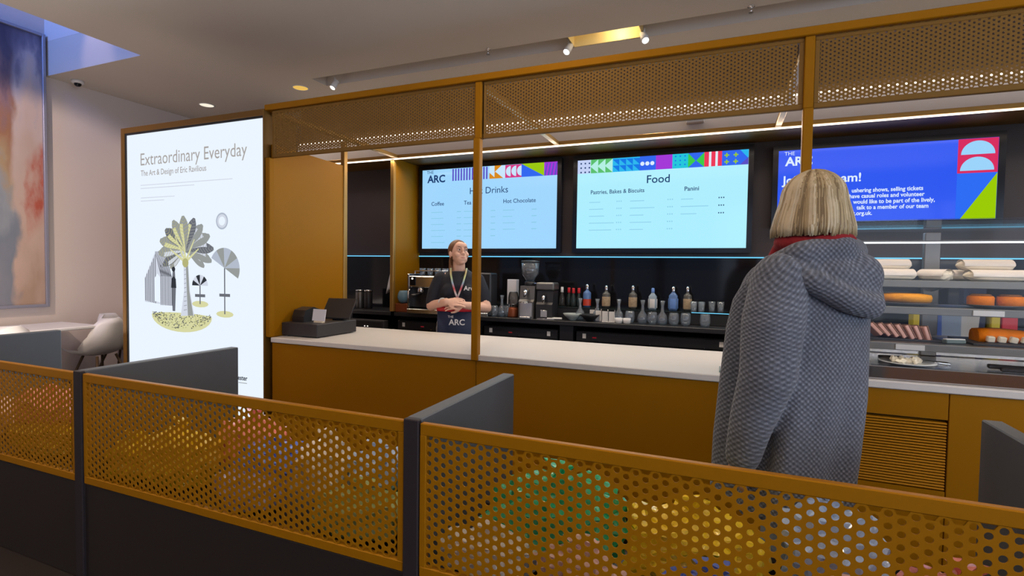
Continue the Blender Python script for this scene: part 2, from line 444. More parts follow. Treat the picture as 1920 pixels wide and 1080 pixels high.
# ------------------------------------------------------------------ painting on the left wall
def painting():
    t = thing('painting', 'tall framed abstract painting in pink, violet and red on the left wall', 'painting', (-6.6, 2.0, .92))
    m = bpy.data.materials.new('abstract_paint'); m.use_nodes = True; nt = m.node_tree; bs = nt.nodes['Principled BSDF']; MATS['abstract_paint'] = m
    N = lambda k: nt.nodes.new(k); L = nt.links.new
    tc = N('ShaderNodeTexCoord'); sp = N('ShaderNodeSeparateXYZ'); L(tc.outputs['Object'], sp.inputs[0])
    n1 = N('ShaderNodeTexNoise'); n1.inputs['Scale'].default_value = 3.2; n1.inputs['Detail'].default_value = 6
    mp = N('ShaderNodeMapping'); mp.inputs['Scale'].default_value = (1, 2.2, .8); L(tc.outputs['Object'], mp.inputs[0]); L(mp.outputs[0], n1.inputs['Vector'])
    def ramp(stops):
        r = N('ShaderNodeValToRGB'); e = r.color_ramp.elements
        while len(e) < len(stops): e.new(.5)
        for q, (p, c) in zip(e, stops): q.position = p; q.color = lin(c)
        return r
    def math_(op, a, bb):
        k = N('ShaderNodeMath'); k.operation = op
        for i, v in enumerate((a, bb)):
            if isinstance(v, (int, float)): k.inputs[i].default_value = v
            else: L(v, k.inputs[i])
        return k.outputs[0]
    # vertical: object z runs 0..2.83 from the base of the frame
    zz = math_('MULTIPLY', sp.outputs[2], 1/2.83); wob = math_('MULTIPLY_ADD', n1.outputs['Fac'], .30)
    zw = math_('ADD', zz, math_('MULTIPLY', math_('SUBTRACT', n1.outputs['Fac'], .5), .60))
    base = ramp([(0, '#b89a86'), (.14, '#c9ab9b'), (.30, '#d2b4a4'), (.52, '#cdb3a6'), (.70, '#d3bdb4'), (.82, '#b7b0bd'), (.90, '#7d7c98'), (1, '#5e5a78')]); L(zw, base.inputs[0])
    left = ramp([(0, '#8f8f99'), (.2, '#7f8794'), (.38, '#9aa0a8'), (.5, '#b59a78'), (.62, '#a8785a'), (.75, '#94757a'), (.86, '#4a4566'), (1, '#3d3a5c')]); L(zw, left.inputs[0])
    yy = math_('ADD', sp.outputs[1], math_('MULTIPLY', math_('SUBTRACT', n1.outputs['Fac'], .5), .26))
    lm = ramp([(.0, '#ffffff'), (.655, '#ffffff'), (.69, '#000000')]); L(math_('MULTIPLY', math_('ADD', yy, .2), .6), lm.inputs[0])
    mx = N('ShaderNodeMix'); mx.data_type = 'RGBA'; L(lm.outputs[0], mx.inputs[0]); L(base.outputs[0], mx.inputs[6]); L(left.outputs[0], mx.inputs[7])
    n2 = N('ShaderNodeTexNoise'); n2.inputs['Scale'].default_value = 6.5; n2.inputs['Detail'].default_value = 4; L(mp.outputs[0], n2.inputs['Vector'])
    band = ramp([(.22, '#000000'), (.30, '#ffffff'), (.48, '#ffffff'), (.54, '#000000')]); L(math_('ADD', zz, math_('MULTIPLY', math_('SUBTRACT', sp.outputs[1], 1.0), -.5)), band.inputs[0])
    yb = ramp([(.71, '#000000'), (.75, '#ffffff')]); L(math_('MULTIPLY', math_('ADD', yy, .2), .6), yb.inputs[0])
    msk = math_('MULTIPLY', math_('MULTIPLY', band.outputs[0], yb.outputs[0]), math_('MULTIPLY', math_('POWER', n2.outputs['Fac'], 2.0), 2.8))
    m2 = N('ShaderNodeMix'); m2.data_type = 'RGBA'; L(msk, m2.inputs[0]); L(mx.outputs[2], m2.inputs[6]); m2.inputs[7].default_value = lin('#bf5a44')
    L(m2.outputs[2], bs.inputs['Base Color']); bs.inputs['Roughness'].default_value = .45
    y0, y1, z0, z1 = .9, 3.18, .92, 3.73
    BM().span((-6.597, y0+.03, z0+.03), (-6.56, y1-.03, z1-.03)).build('canvas', 'abstract_paint', t)
    mat('frame_silver', (.33, .33, .40), .35, .3)
    for a, c in (((-6.60, y0, z0), (-6.535, y0+.03, z1)), ((-6.60, y1-.03, z0), (-6.535, y1, z1)),
                 ((-6.60, y0+.03, z0), (-6.535, y1-.03, z0+.03)), ((-6.60, y0+.03, z1-.03), (-6.535, y1-.03, z1))):
        BM().span(a, c, .004).build('frame', 'frame_silver', t)
    BM().span((-6.545, y0+.03, z0+.03), (-6.541, y1-.03, z1-.03)).build('glazing', 'matt_pane', t)
painting()

# ------------------------------------------------------------------ cafe chairs and tables by the left wall
def shell_chair(name, loc, rz, label):
    t = thing(name, label, 'chair', (0, 0, 0), 'white shell chairs')
    b = BM(); rings = []
    prof = [(.22, .44), (.19, .435), (.10, .42), (-.04, .425), (-.13, .45), (-.19, .53), (-.22, .64), (-.24, .76), (-.245, .82)]
    for i, (y, z) in enumerate(prof):
        hw = (.21, .225, .235, .24, .24, .235, .215, .165, .09)[i]; r = []
        for k in range(13):
            s_ = -1+2*k/12
            r.append((hw*s_, y + (.10*abs(s_)**2.5 if i >= 4 else 0), z + (.07*abs(s_)**3 if i < 6 else .0)))
        rings.append(r)
    b.loft(rings, False, True, False); me = b.mesh('seat_shell', 'white_plastic')
    o = link('seat_shell', me, t)
    md = o.modifiers.new('thickness', 'SOLIDIFY'); md.thickness = .012
    for sx in (-1, 1):
        for sy in (-1, 1):
            BM().tube([(sx*.10, sy*.09-.01, .425), (sx*.21, sy*.22-.01, 0)], [.013, .009], 8).build('leg', 'wood_leg', t)
    b = BM()
    for sx in (-1, 1): b.tube([(sx*.15, -.165, .2), (-sx*.15, .145, .2)], .006, 6)
    b.build('brace', 'matt_black', t)
    t.location = loc; t.rotation_euler = (0, 0, rz); ORG[t.name] = Vector(loc)
    return t
ch = shell_chair('shell_chair', (-6.05, 3.36, 0), R(100), 'white shell chair with dark splayed legs, nearest to the illuminated poster but one')
dup(ch, (-6.25, 3.72, 0), 'white shell chair half hidden behind the left edge of the illuminated poster', R(-65))
dup(ch, (-6.0, 2.52, 0), 'white shell chair under the painting, behind the dark partition fin', R(95))
def cafe_table(name, loc, label):
    t = thing(name, label, 'table', loc, 'white cafe tables'); x, y, z = loc
    BM().span((x-.33, y-.30, .725), (x+.33, y+.30, .755), .008).build('tabletop', 'white_plastic', t)
    BM().tube([(x, y, .03), (x, y, .725)], .03, 14).build('column', 'white_plastic', t)
    BM().lathe([(.24, 0), (.24, .012), (.05, .03), (.03, .05)], (x, y, 0), 28).build('foot', 'white_plastic', t)
cafe_table('cafe_table', (-6.2, 2.98, 0), 'white square cafe table between two white shell chairs under the painting')
cafe_table('cafe_table', (-6.15, 4.15, 0), 'white cafe table behind the illuminated poster edge')

# ------------------------------------------------------------------ illuminated poster
def lightbox():
    t = thing('poster_lightbox', 'tall illuminated poster cabinet with a beach picture and bronze frame', 'poster', (-3.77, 2.85, 0))
    x0, x1, z0, z1, y = -4.555, -2.995, .12, 2.475, 2.72
    BM().span((x0, y+.012, z0), (x1, 3.0, z1), .004).build('cabinet', 'bronze_dark', t)
    for a, c in (((x0, y-.012, z0), (x0+.045, y+.02, z1)), ((x1-.012, y-.012, z0), (x1, y+.02, z1)), ((x0+.045, y-.012, z1-.045), (x1-.012, y+.02, z1)), ((x0+.045, y-.012, z0), (x1-.012, y+.02, z0+.04))):
        BM().span(a, c, .003).build('frame', 'bronze_dark', t)
    for a, c in (((x0+.045, y-.008, z0+.04), (x0+.06, y+.02, z1-.045)), ((x0+.06, y-.008, z1-.06), (x1-.012, y+.02, z1-.045))):
        BM().span(a, c).build('inner_edge', 'matt_black', t)
    glow('poster_light', (.82, .90, 1.0), 1.02)
    yy = y - .002
    pr = BM().span((x0+.055, y, z0+.04), (x1-.012, y+.02, z1-.055)).build('lit_print', 'poster_light', t)
    pw = x1-.012-(x0+.06)
    for n, c in (('ink_grey', '#aaa5a1'), ('ink_pale', '#d3d9e6'), ('ink_dark', '#6d7078'), ('ink_mid', '#989c9a'), ('ink_olive', '#b5b47c'), ('ink_yellow', '#d8d8a4'), ('ink_blue', '#b3bccb'), ('ink_black', '#33363c'), ('ink_lilac', '#cbd3e6')):
        glow(n, c, 1.0)
    text('title_text', 'Extraordinary Everyday', .139, -4.335, 2.165, yy, 'ink_grey', pr, off=.0, sx=.885)
    text('subtitle_text', 'The Art & Design of Eric Ravilious', .064, -4.325, 2.082, yy, 'ink_grey', pr, off=.0006, sx=.835)
    b = BM()
    for z, x, wd in ((2.005, -4.33, 1.02), (1.98, -4.33, .62), (1.905, -4.33, .40), (1.88, -4.33, .28)): b.flat(rect(x, z, x+wd, z+.006), yy)
    b.build('small_print', 'ink_pale', pr, False)
    text('logo_text', 'Winchester', .048, -3.172, .548, yy, 'ink_black', pr, align='RIGHT', off=.0012, sx=.95)
    BM().flat(rect(-3.26, .525, -3.175, .530), yy).build('small_print', 'ink_mid', pr, False)
    # a plain seaside scene of its own: palm, striped hut, parasols, sand
    mats = ['ink_dark', 'ink_mid', 'ink_olive', 'ink_yellow', 'ink_blue', 'ink_black', 'ink_pale', 'poster_light']
    K = {n: i for i, n in enumerate(mats)}
    rnd = random.Random(3)
    b = BM()                                                             # sand mound
    b.mi = K['ink_yellow']; b.flat([(-3.87+.34*math.cos(R(a)), .985+(.10 if a < 180 else .125)*math.sin(R(a))*(1 if a > 180 else .25)) for a in range(0, 360, 12)], yy)
    for i in range(330):
        a = rnd.uniform(-1, 1); x = -3.87+.33*a; z = .985+.02-rnd.random()*.12*math.sqrt(max(0, 1-a*a)); s_ = rnd.uniform(.005, .010)
        b.mi = K['ink_black'] if rnd.random() < .30 else K['ink_dark'] if rnd.random() < .4 else K['ink_olive']
        b.flat([(x-s_, z), (x, z-.004), (x+s_, z+.002), (x, z+.005)], yy-.0005-.000001*i)
    b.build('sand_print', mats, pr, False)
    b = BM()                                                             # palm: trunk and leaves
    b.mi = K['ink_pale']; b.flat([(-3.87, .985), (-3.72, .995), (-3.765, 1.18), (-3.785, 1.42), (-3.835, 1.42), (-3.83, 1.18)], yy-.001)
    b.mi = K['ink_mid']; b.flat([(-3.79, .99), (-3.73, .995), (-3.772, 1.18), (-3.788, 1.42), (-3.81, 1.42), (-3.80, 1.18)], yy-.0012)
    for i in range(11):
        z = 1.03+.034*i; b.mi = K['ink_dark']; b.flat([(-3.835+.001*i, z), (-3.80-.001*i, z+.006), (-3.80-.001*i, z+.009), (-3.835+.001*i, z+.003)], yy-.0014)
    lay = 0; cx, cz = -3.81, 1.485
    for a, L_, w_ in ((205, .20, .06), (-18, .22, .06), (192, .27, .075), (-4, .29, .07), (172, .32, .085), (14, .32, .075), (154, .33, .085), (33, .32, .08), (136, .32, .085), (52, .31, .08), (117, .31, .08), (70, .30, .08), (95, .29, .085)):
        ca, sa = math.cos(R(a)), math.sin(R(a)); n = 10; pts = []
        for i in range(n+1):
            s_ = i/n; pts.append((s_, w_*(.14+.86*math.sin(PI*(s_**1.7*.88+.04))), -.055*s_*s_*abs(ca)))
        P_ = lambda s_, o_, d_: (cx + ca*L_*s_*.95 - sa*o_, cz + sa*L_*s_*.92 + ca*o_ + d_)
        lay += 1; tip = [P_(1.03, w_*.12, pts[-1][2]), P_(1.03, -w_*.12, pts[-1][2])]
        b.mi = K['ink_mid'] if lay % 3 else K['ink_dark']
        b.flat([P_(s_, w2*.60, d_) for s_, w2, d_ in pts] + tip + [P_(s_, -w2*.60, d_) for s_, w2, d_ in pts[::-1]], yy-.0016-.0001*lay)
        b.mi = K['ink_yellow'] if 60 < a < 165 else K['ink_pale']
        b.flat([P_(s_, w2*.52, d_) for s_, w2, d_ in pts[:9]] + [P_(s_, w2*.10, d_) for s_, w2, d_ in pts[:9][::-1]], yy-.00163-.0001*lay)
        b.mi = K['ink_olive'] if lay % 2 else K['ink_mid']
        for s_, w2, d_ in pts[2:]:
            for sg in (-1, 1):
                b.flat([P_(s_-.06, 0, d_), P_(s_+.015, sg*w2*.58, d_), P_(s_+.028, sg*w2*.58, d_), P_(s_-.045, 0, d_)], yy-.00166-.0001*lay)
    for a, L_ in ((150, .20), (120, .23), (95, .22), (60, .20), (35, .18)):
        b.mi = K['ink_yellow']; ca, sa = math.cos(R(a)), math.sin(R(a))
        b.flat([(cx-.012*sa, 1.40+.012*ca), (cx+ca*L_-.004*sa, 1.40+sa*L_+.004*ca), (cx+ca*L_+.004*sa, 1.40+sa*L_-.004*ca), (cx+.012*sa, 1.40-.012*ca)], yy-.0034)
    b.mi = K['ink_olive']; b.flat(circ(-3.81, 1.395, .035, 14), yy-.0036)
    b.build('palm_print', mats, pr, False)
    b = BM()                                                             # striped beach hut
    b.mi = K['ink_pale']; b.flat([(-4.29, 1.08), (-3.97, 1.06), (-3.97, 1.27), (-4.05, 1.49), (-4.16, 1.48), (-4.29, 1.27)], yy-.0008)
    b.mi = K['ink_dark']
    for i in range(7): x = -4.285+.02*i; b.flat([(x, 1.09-.003*i), (x+.009, 1.09-.003*i), (x+.009, 1.285+.03*i), (x, 1.27+.03*i)], yy-.0011)
    for i in range(8): x = -4.10+.018*i; b.flat([(x, 1.06), (x+.008, 1.06), (x+.008, 1.37-.012*i), (x, 1.38-.012*i)], yy-.0011)
    for i in range(8):
        s_ = i/7; b.flat([(-4.16+.11*s_, 1.48+.01*s_), (-4.155+.11*s_, 1.485), (-4.085+.115*s_, 1.29), (-4.095+.115*s_, 1.285)], yy-.0013)
    b.mi = K['poster_light']; b.flat([(-4.17, 1.09), (-4.105, 1.08), (-4.105, 1.28), (-4.137, 1.31), (-4.17, 1.27)], yy-.0015)
    b.build('hut_print', mats, pr, False)
    def brolly(cx, cz, r, tilt, pole, a, c_):
        b = BM()
        for i in range(6):
            t0, t1 = i/6*180, (i+1)/6*180; b.mi = K[a] if i % 2 else K[c_]
            q = [(0, 0)] + [(r*math.cos(R(t0+(t1-t0)*k/4)), r*.95*math.sin(R(t0+(t1-t0)*k/4))) for k in range(5)]
            b.flat([(cx+x*math.cos(tilt)-z*math.sin(tilt), cz+x*math.sin(tilt)+z*math.cos(tilt)) for x, z in q], yy-.001-.0001*i)
        b.mi = K['ink_dark']; b.flat(rect(cx-.006, cz-pole, cx+.006, cz), yy-.0008)
        b.flat(rect(cx-.055, cz-pole*.62, cx+.055, cz-pole*.62+.022), yy-.0009)
        b.mi = K['ink_yellow']; b.flat([(cx+.09*math.cos(R(k)), cz-pole+.025*math.sin(R(k))) for k in range(0, 360, 30)], yy-.0007)
        b.build('parasol_print', mats, pr, False)
    brolly(-3.655, 1.225, .085, 0, .14, 'ink_black', 'ink_pale')
    brolly(-3.395, 1.36, .155, -.5, .34, 'ink_blue', 'ink_mid')
    b = BM(); b.mi = K['ink_blue']; b.flat(circ(-3.42, 1.705, .062, 22), yy-.0004); b.mi = K['ink_pale']; b.flat(circ(-3.42, 1.705, .05, 22), yy-.0006); b.mi = K['poster_light']; b.flat(circ(-3.42, 1.705, .033, 20), yy-.0008)
    b.build('sun_print', mats, pr, False)
    b = BM(); b.mi = K['ink_dark']; b.flat([(-3.96, 1.02), (-3.93, 1.02), (-3.92, 1.2), (-3.93, 1.33), (-3.955, 1.33), (-3.97, 1.2)], yy-.003)
    b.mi = K['ink_black']; b.flat([(-3.975, 1.2), (-3.915, 1.2), (-3.92, 1.27), (-3.945, 1.29), (-3.97, 1.27)], yy-.0032); b.flat(circ(-3.945, 1.345, .02, 12), yy-.0033)
    b.build('figure_print', mats, pr, False)
lightbox()
lamp('AREA', 'poster_glow', (-3.77, 2.69, 1.4), 9, (.85, .92, 1.0), (-3.77, 0, 1.2), 1.4, 2.2)

# ------------------------------------------------------------------ perforated sheets
def perforated(W, Hh, p, r, x0, z0, x1, z1, th=.003, m='bronze'):
    """sheet in x,z from 0..W, 0..Hh, real round holes in a staggered grid inside x0..x1, z0..z1"""
    b = BM(); n = 12; R_ = p/math.sqrt(3); dx = p*math.sqrt(3)/2; cols = int((x1-x0)/dx)+1; rows = int((z1-z0)/p)+1
    cache = {}
    def V(x, y, z):
        k = (round(x, 5), round(y, 4), round(z, 5))
        if k not in cache: cache[k] = b.b.verts.new((x, y, z))
        return cache[k]
    hexp = []
    for k in range(6):
        a, c = R(60*k), R(60*(k+1))
        hexp += [(R_*math.cos(a), R_*math.sin(a)), (R_*(math.cos(a)+math.cos(c))/2, R_*(math.sin(a)+math.sin(c))/2)]
    inn = [(r*math.cos(R(30*k)), r*math.sin(R(30*k))) for k in range(12)]
    for i in range(cols):
        cx = x0+dx*i
        for j in range(rows):
            cz = z0+p*j+(p/2 if i % 2 else 0)
            of = [V(cx+a, 0, cz+c) for a, c in hexp]; ob = [V(cx+a, th, cz+c) for a, c in hexp]
            nf = [b.b.verts.new((cx+a, 0, cz+c)) for a, c in inn]; nb = [b.b.verts.new((cx+a, th, cz+c)) for a, c in inn]
            for k in range(12):
                q = (k+1) % 12
                b._f([of[k], of[q], nf[q], nf[k]]); b._f([ob[q], ob[k], nb[k], nb[q]]); b._f([nf[k], nf[q], nb[q], nb[k]], True)
    return b.mesh('perforated_sheet', m, False)
def perforated_panel(me, W, Hh, x, y, z, parent, bt, bb, bs, depth, label=None, m='bronze'):
    """frame with a folded edge and its perforated sheet"""
    b = BM()
    b.span((x, y-.002, z+Hh-bt), (x+W, y+depth, z+Hh), .003); b.span((x, y-.002, z), (x+W, y+depth, z+bb), .003)
    b.span((x, y-.0018, z+bb-.002), (x+bs, y+depth, z+Hh-bt+.002), .002); b.span((x+W-bs, y-.0018, z+bb-.002), (x+W, y+depth, z+Hh-bt+.002), .002)
    f = b.build('panel_frame', m, parent, label=label)
    o = bpy.data.objects.new('perforated_sheet', me); C.objects.link(o); o.parent = f; o.location = Vector((x, y, z)) - ORG[parent.name]
    return f

# ------------------------------------------------------------------ bar canopy: posts, beams, panels, light strips
PX = (-2.972, -1.345, .335, 2.015); PE = -3.02
YF = 2.74; YR = 4.27; ZB = 2.138; ZT = 2.505
def canopy():
    t = thing('bar_canopy', 'bronze metal bar canopy of slim posts, beams and perforated fascia panels', 'bar frame', (0, YF, 0))
    for x in PX[1:]: BM().span((x-.021, YF-.03, .842), (x+.021, YF+.014, ZB-.001), .004).build('front_post', 'bronze', t); BM().span((x-.021, YF-.014, ZB), (x+.021, YF+.03, ZT-.04), .004).build('front_post_head', 'bronze', t)
    for x in (PE, ): BM().span((x-.02, 3.54, .876), (x+.02, 3.585, 2.442), .004).build('rear_post', 'bronze_edge', t)
    BM().span((PE-.02, YR-.02, .95), (PE+.02, YR+.02, 2.442), .004).build('rear_post', 'bronze_edge', t)
    BM().span((PX[0]-.03, YF-.022, ZT-.04), (4.0, YF+.03, ZT), .004).build('top_rail', 'bronze', t)
    BM().span((-4.3, YR-.02, 2.443), (4.0, YR+.02, 2.476), .003).build('rear_beam', 'bronze_edge', t)
    BM().span((-4.3, YR-.020, 2.432), (4.0, YR-.008, 2.4425)).build('light_strip', 'led_white', t, label='long warm white light strip under the rear beam')
    for x in PX: BM().span((x-.02, YF+.031, 2.443), (x+.02, YR-.021, 2.475), .003).build('cross_beam', 'bronze_edge', t)
    BM().span((-4.3, YR+.021, 2.455), (4.0, 4.735, 2.475)).build('soffit_panel', 'bronze_dark', t)
    me = perforated(1.64, ZT-.04-ZB, .0185, .0050, .03, .034, 1.61, .312, m='bronze_fascia')
    for x in PX: perforated_panel(me, 1.638 if x > PX[0] else 1.638, ZT-.042-ZB, x+.022, YF, ZB, t, .02, .026, .02, .02, m='bronze_fascia')
    BM().prism([(PX[0]-.014, YF+.024), (PX[0]+.010, YF+.024), (PE+.012, 3.538), (PE-.012, 3.538)], .877, ZB+.1, 'xy').build('end_panel', 'bronze', t)
    BM().span((PX[0]-.021, YF-.024, .877), (PX[0]+.021, YF+.022, ZB-.001), .004).build('front_post', 'bronze', t)
    BM().span((PE-.012, YR+.021, .95), (PE+.012, 4.735, 2.454), .002).build('return_panel', 'bronze', t)
canopy()
lamp('AREA', 'rear_strip_glow', (-.3, YR-.03, 2.428), 34, (1, .82, .62), (-.3, YR-.4, 1.4), 7.5, .03)
lamp('AREA', 'cove_glow', (0, 4.70, 2.9), 10, (1, .82, .66), (0, 4.72, 2.5), 8, .03)

# ------------------------------------------------------------------ counter
def counter():
    t = thing('bar_counter', 'bronze clad bar counter front with a slatted vent at its right end', 'counter', (0, YF, 0))
    xs = [PX[0]+.015, PX[1], PX[2], .56, .905, 2.2, 4.0]; ZR = .876
    for a, c in zip(xs, xs[1:]):
        if a == .56:
            BM().span((a+.002, YF, .762), (c-.002, YF+.03, ZR)).build('front_panel', 'bronze', t); BM().span((a+.002, YF, .10), (c-.002, YF+.03, .45)).build('front_panel', 'bronze', t)
            BM().span((a+.004, YF+.05, .45), (c-.004, YF+.06, .762)).build('vent_back', 'matt_black', t)
            continue
        BM().span((a+.0015, YF, .10), (c-.0015, YF+.03, ZR if a > .3 else .838), .002).build('front_panel', 'bronze', t)
    BM().span((PX[0], YF+.06, 0), (4.0, YF+.09, .10)).build('plinth', 'matt_black', t)
    BM().span((PX[0], 3.50, .02), (4.0, 3.53, .838)).build('rear_panel', 'surround', t)
    me = None
    for k in range(24):
        z = .457+.0124*k
        if me is None:
            b = BM(); b.prism([(YF+.002, .457), (YF+.006, .457+.0062), (YF+.03, .457+.010), (YF+.03, .457+.004)], .563, .902, 'yz')
            o = b.build('slat', 'bronze', t); me = o.data
        else:
            o = bpy.data.objects.new('slat', me); C.objects.link(o); o.parent = t; o.location = (0, 0, .0124*k)
    o = BM().span((PX[0]+.014, YF-.012, .84), (.334, 3.565, .875), .004).build('worktop', 'white_top')
    tag(o, 'long white bar worktop under the till and the middle bronze post', 'worktop')
    o = BM().span((.336, YF-.012, ZR+.002), (4.0, 3.565, ZR+.036), .004).build('worktop', 'white_top'); tag(o, 'white worktop ledge under the food display case', 'worktop')
counter()

# ------------------------------------------------------------------ back bar: splashback, counter, ledge, fridges
o = thing('splashback', 'glossy black splashback panel along the back bar under the menu screens', 'panel', (0, 4.74, .9))
BM().span((-4.3, 4.735, .95), (4.0, 4.758, 1.50)).build('panel', 'gloss_black', o)
BM().span((-4.3, 4.722, 1.504), (-3.045, 4.757, 1.512)).build('light_strip', 'led_cyan', o, label='cyan glowing strip left of the return panel')
BM().span((-3.015, 4.722, 1.504), (4.0, 4.757, 1.512)).build('light_strip', 'led_cyan', o, label='cyan glowing strip under the screens')
o = BM().span((-4.3, 4.735, 1.514), (4.0, 4.758, 2.454)).build('screen_wall_panel', 'surround')
tag(o, 'dark brown wall panel behind the three menu screens', 'panel')
def backbar():
    t = thing('back_counter', 'black back bar counter with a raised lit ledge for bottles', 'counter', (0, 4.5, 0))
    BM().span((-4.3, 4.28, .905), (-3.05, 4.733, .945), .004).build('counter_top', 'soft_black', t)
    BM().span((-3.01, 4.28, .905), (4.0, 4.733, .945), .004).build('counter_top', 'soft_black', t)
    BM().span((-2.3, 4.50, .946), (4.0, 4.733, 1.042), .003).build('ledge', 'matt_black', t)
    BM().span((-2.3, 4.494, 1.043), (4.0, 4.733, 1.052)).build('glass_shelf', 'glass_dark', t)
    BM().span((-.24, 4.488, 1.0455), (.6, 4.493, 1.0505)).build('light_strip', 'led_cyan', t)
    for x in (-3.6, -2.13, -1.25, .16, 1.2): BM().span((x-.06, 4.31, .0), (x+.06, 4.70, .904)).build('upright', 'soft_black', t)
    BM().span((-4.3, 4.70, 0), (4.0, 4.73, .9)).build('back_board', 'matt_black', t)
backbar()
def fridge(name, x0, x1, label, nd):
    t = thing(name, label, 'fridge', ((x0+x1)/2, 4.33, 0), 'undercounter fridges')
    BM().span((x0, 4.345, .04), (x1, 4.69, .86), .004).build('body', 'matt_black', t)
    wd = (x1-x0)/nd
    for k in range(nd):
        a = x0+wd*k
        d = BM().span((a+.004, 4.322, .06), (a+wd-.004, 4.343, .765), .003).build('door', 'gloss_black', t)
        BM().span((a+wd*.3, 4.305, .742), (a+wd*.7, 4.321, .755), .003).build('handle', 'grey_metal', d)
    c = BM().span((x0+.004, 4.325, .775), (x1-.004, 4.343, .855), .003).build('control_strip', 'soft_black', t)
    BM().span((x0+wd*.35, 4.3235, .805), (x0+wd*.35+.035, 4.325, .816)).build('display', 'red_digits', c)
    for a in (x0+.06, x1-.1): BM().span((a, 4.3235, .80), (a+.03, 4.325, .84)).build('sticker', 'white_paper', c)
    for k in range(nd): BM().lathe([(.006, -.002), (.006, .0)], (x0+wd*(k+.5), 4.3225, .785), 10, 'y').build('lock', 'steel', c)
fridge('bottle_fridge', -2.05, -1.33, 'black undercounter fridge with two white stickers, below the coffee grinders', 1)
fridge('bottle_fridge', -1.17, .08, 'wide black undercounter fridge with three handles, below the spirit bottles', 3)
fridge('bottle_fridge', -3.0, -2.22, 'black undercounter fridge behind the staff member', 1)
t = thing('drawer_unit', 'dark drawer unit with two small lights, below the back counter behind the till', 'drawer unit', (-3.35, 4.3, .6))
BM().span((-3.52, 4.20, .62), (-3.07, 4.275, .86), .004).build('body', 'till_plastic', t)
BM().span((-3.5, 4.192, .76), (-3.09, 4.199, .85), .003).build('drawer', 'soft_black', t)
for x in (-3.29, -3.255): BM().lathe([(.006, 0), (.006, .004)], (x, 4.186, .80), 10, 'y').build('indicator_lamp', 'indicator', t)

# ------------------------------------------------------------------ menu screens
def scr(name, x0, x1, z0, z1, label):
    t = thing(name, label, 'screen', ((x0+x1)/2, 4.70, z0))
    BM().span((x0-.04, 4.672, z0-.04), (x1+.04, 4.733, z1+.04), .006).build('housing', 'bezel', t)
    for a, c in (((x0-.04, 4.664, z0-.04), (x0, 4.6715, z1+.04)), ((x1, 4.664, z0-.04), (x1+.04, 4.6715, z1+.04)), ((x0, 4.664, z0-.04), (x1, 4.6715, z0)), ((x0, 4.664, z1), (x1, 4.6715, z1+.04))):
        BM().span(a, c).build('bezel', 'bezel', t)
    return t
def emit_screen(name, col, s=1.0):
    m = mat(name, (.01, .01, .01), .12, 0, .5, emit=s, ecol=col); return m
emit_screen('scr_sky', '#9fd6fd', 1.0); emit_screen('scr_aqua', '#acedfd', 1.0); emit_screen('scr_royal', '#2455f0', 1.0)
for n, c in (('p_navy', '#1d3c6e'), ('p_navy2', '#33507c'), ('p_faint', '#90cdea'), ('p_violet', '#5b4fc4'), ('p_orange', '#d98a1e'), ('p_white', '#c9e6fd'), ('p_pink', '#d83a86'), ('p_blue', '#3468f0'),
             ('p_lime', '#9ccb14'), ('p_purple', '#a43ad8'), ('p_green', '#5cc070'), ('p_mint', '#b4f0e4'), ('p_cyan', '#2fb8ee'), ('p_azure', '#1a7ae6'), ('p_teal', '#26c6dc'), ('p_red', '#ee3a5a'),
             ('p_grass', '#3ecb4a'), ('p_lilac', '#c4d2f6'), ('p_crimson', '#d83060'), ('p_lblue', '#9cd4fb'), ('p_mid', '#2f6df5'), ('p_leaf', '#9ccc08'), ('p_wtext', '#dfeeff')):
    glow(n, c, 1.0)
YS = 4.6700
def shapes(name, lst, parent):
    ms = []; b = BM()
    for k, (m, poly) in enumerate(lst):
        if m not in ms: ms.append(m)
        b.mi = ms.index(m); b.flat(poly, YS - .00004*(k+1))
    return b.build(name, ms, parent, False)
def arc_logo(x, z, s, m, parent):
    text('logo_text', 'ARC', s, x, z, YS, m, parent, off=.003*s/.1)
    text('logo_text', 'THE', s*.42, x-.01*s/.1, z+s*.86, YS, m, parent)
# screen one: hot drinks
t = scr('hot_drinks_screen', -2.937, -1.468, 1.585, 2.397, 'pale blue hot drinks menu screen, behind the staff member')
p = BM().span((-2.937, 4.6705, 1.585), (-1.468, 4.6718, 2.397)).build('display', 'scr_sky', t)
x1 = -1.468; zt = 2.397; h = .125
L = []
for k in range(13): L.append(('p_violet', rect(-2.585+.0315*k, zt-h, -2.585+.0315*k+.0165, zt-.004)))
L += [('p_white', rect(-2.17, zt-h, -1.83, zt-.004)), ('p_orange', [(-2.17, zt-h), (-2.10, zt-h), (-2.17, zt-.065)]), ('p_orange', [(-2.115, zt-h), (-2.05, zt-h), (-2.115, zt-h/2)]), ('p_orange', [(-2.115, zt), (-2.04, zt), (-2.115, zt-h/2)]), ('p_orange', [(-2.11, zt-h), (-2.02, zt-h), (-2.11, zt-h*.45)])]
L.append(('p_pink', rect(-2.0, zt-h, -1.83, zt-.002)))
for k in range(3): L.append(('p_white', circ(-1.943+.058*k, zt-h/2, .05, 16, 90, 270)))
L += [('p_blue', rect(-1.83, zt-h, -1.60, zt)), ('p_lime', [(-1.83, zt), (-1.60, zt), (-1.60, zt-h)]), ('p_purple', rect(-1.60, zt-h, x1-.001, zt))]
for k in range(4): L.append(('p_violet', [(-1.60+.034*k, zt-h), (-1.585+.034*k, zt-h), (-1.565+.032*k, zt-.01), (-1.575+.032*k, zt-.01)]))
shapes('pattern_band', L, p)
arc_logo(-2.875, 2.267, .105, 'p_navy', p)
text('heading_text', 'Hot Drinks', .092, -2.39, 2.131, YS, 'p_navy', p, sx=1.0)
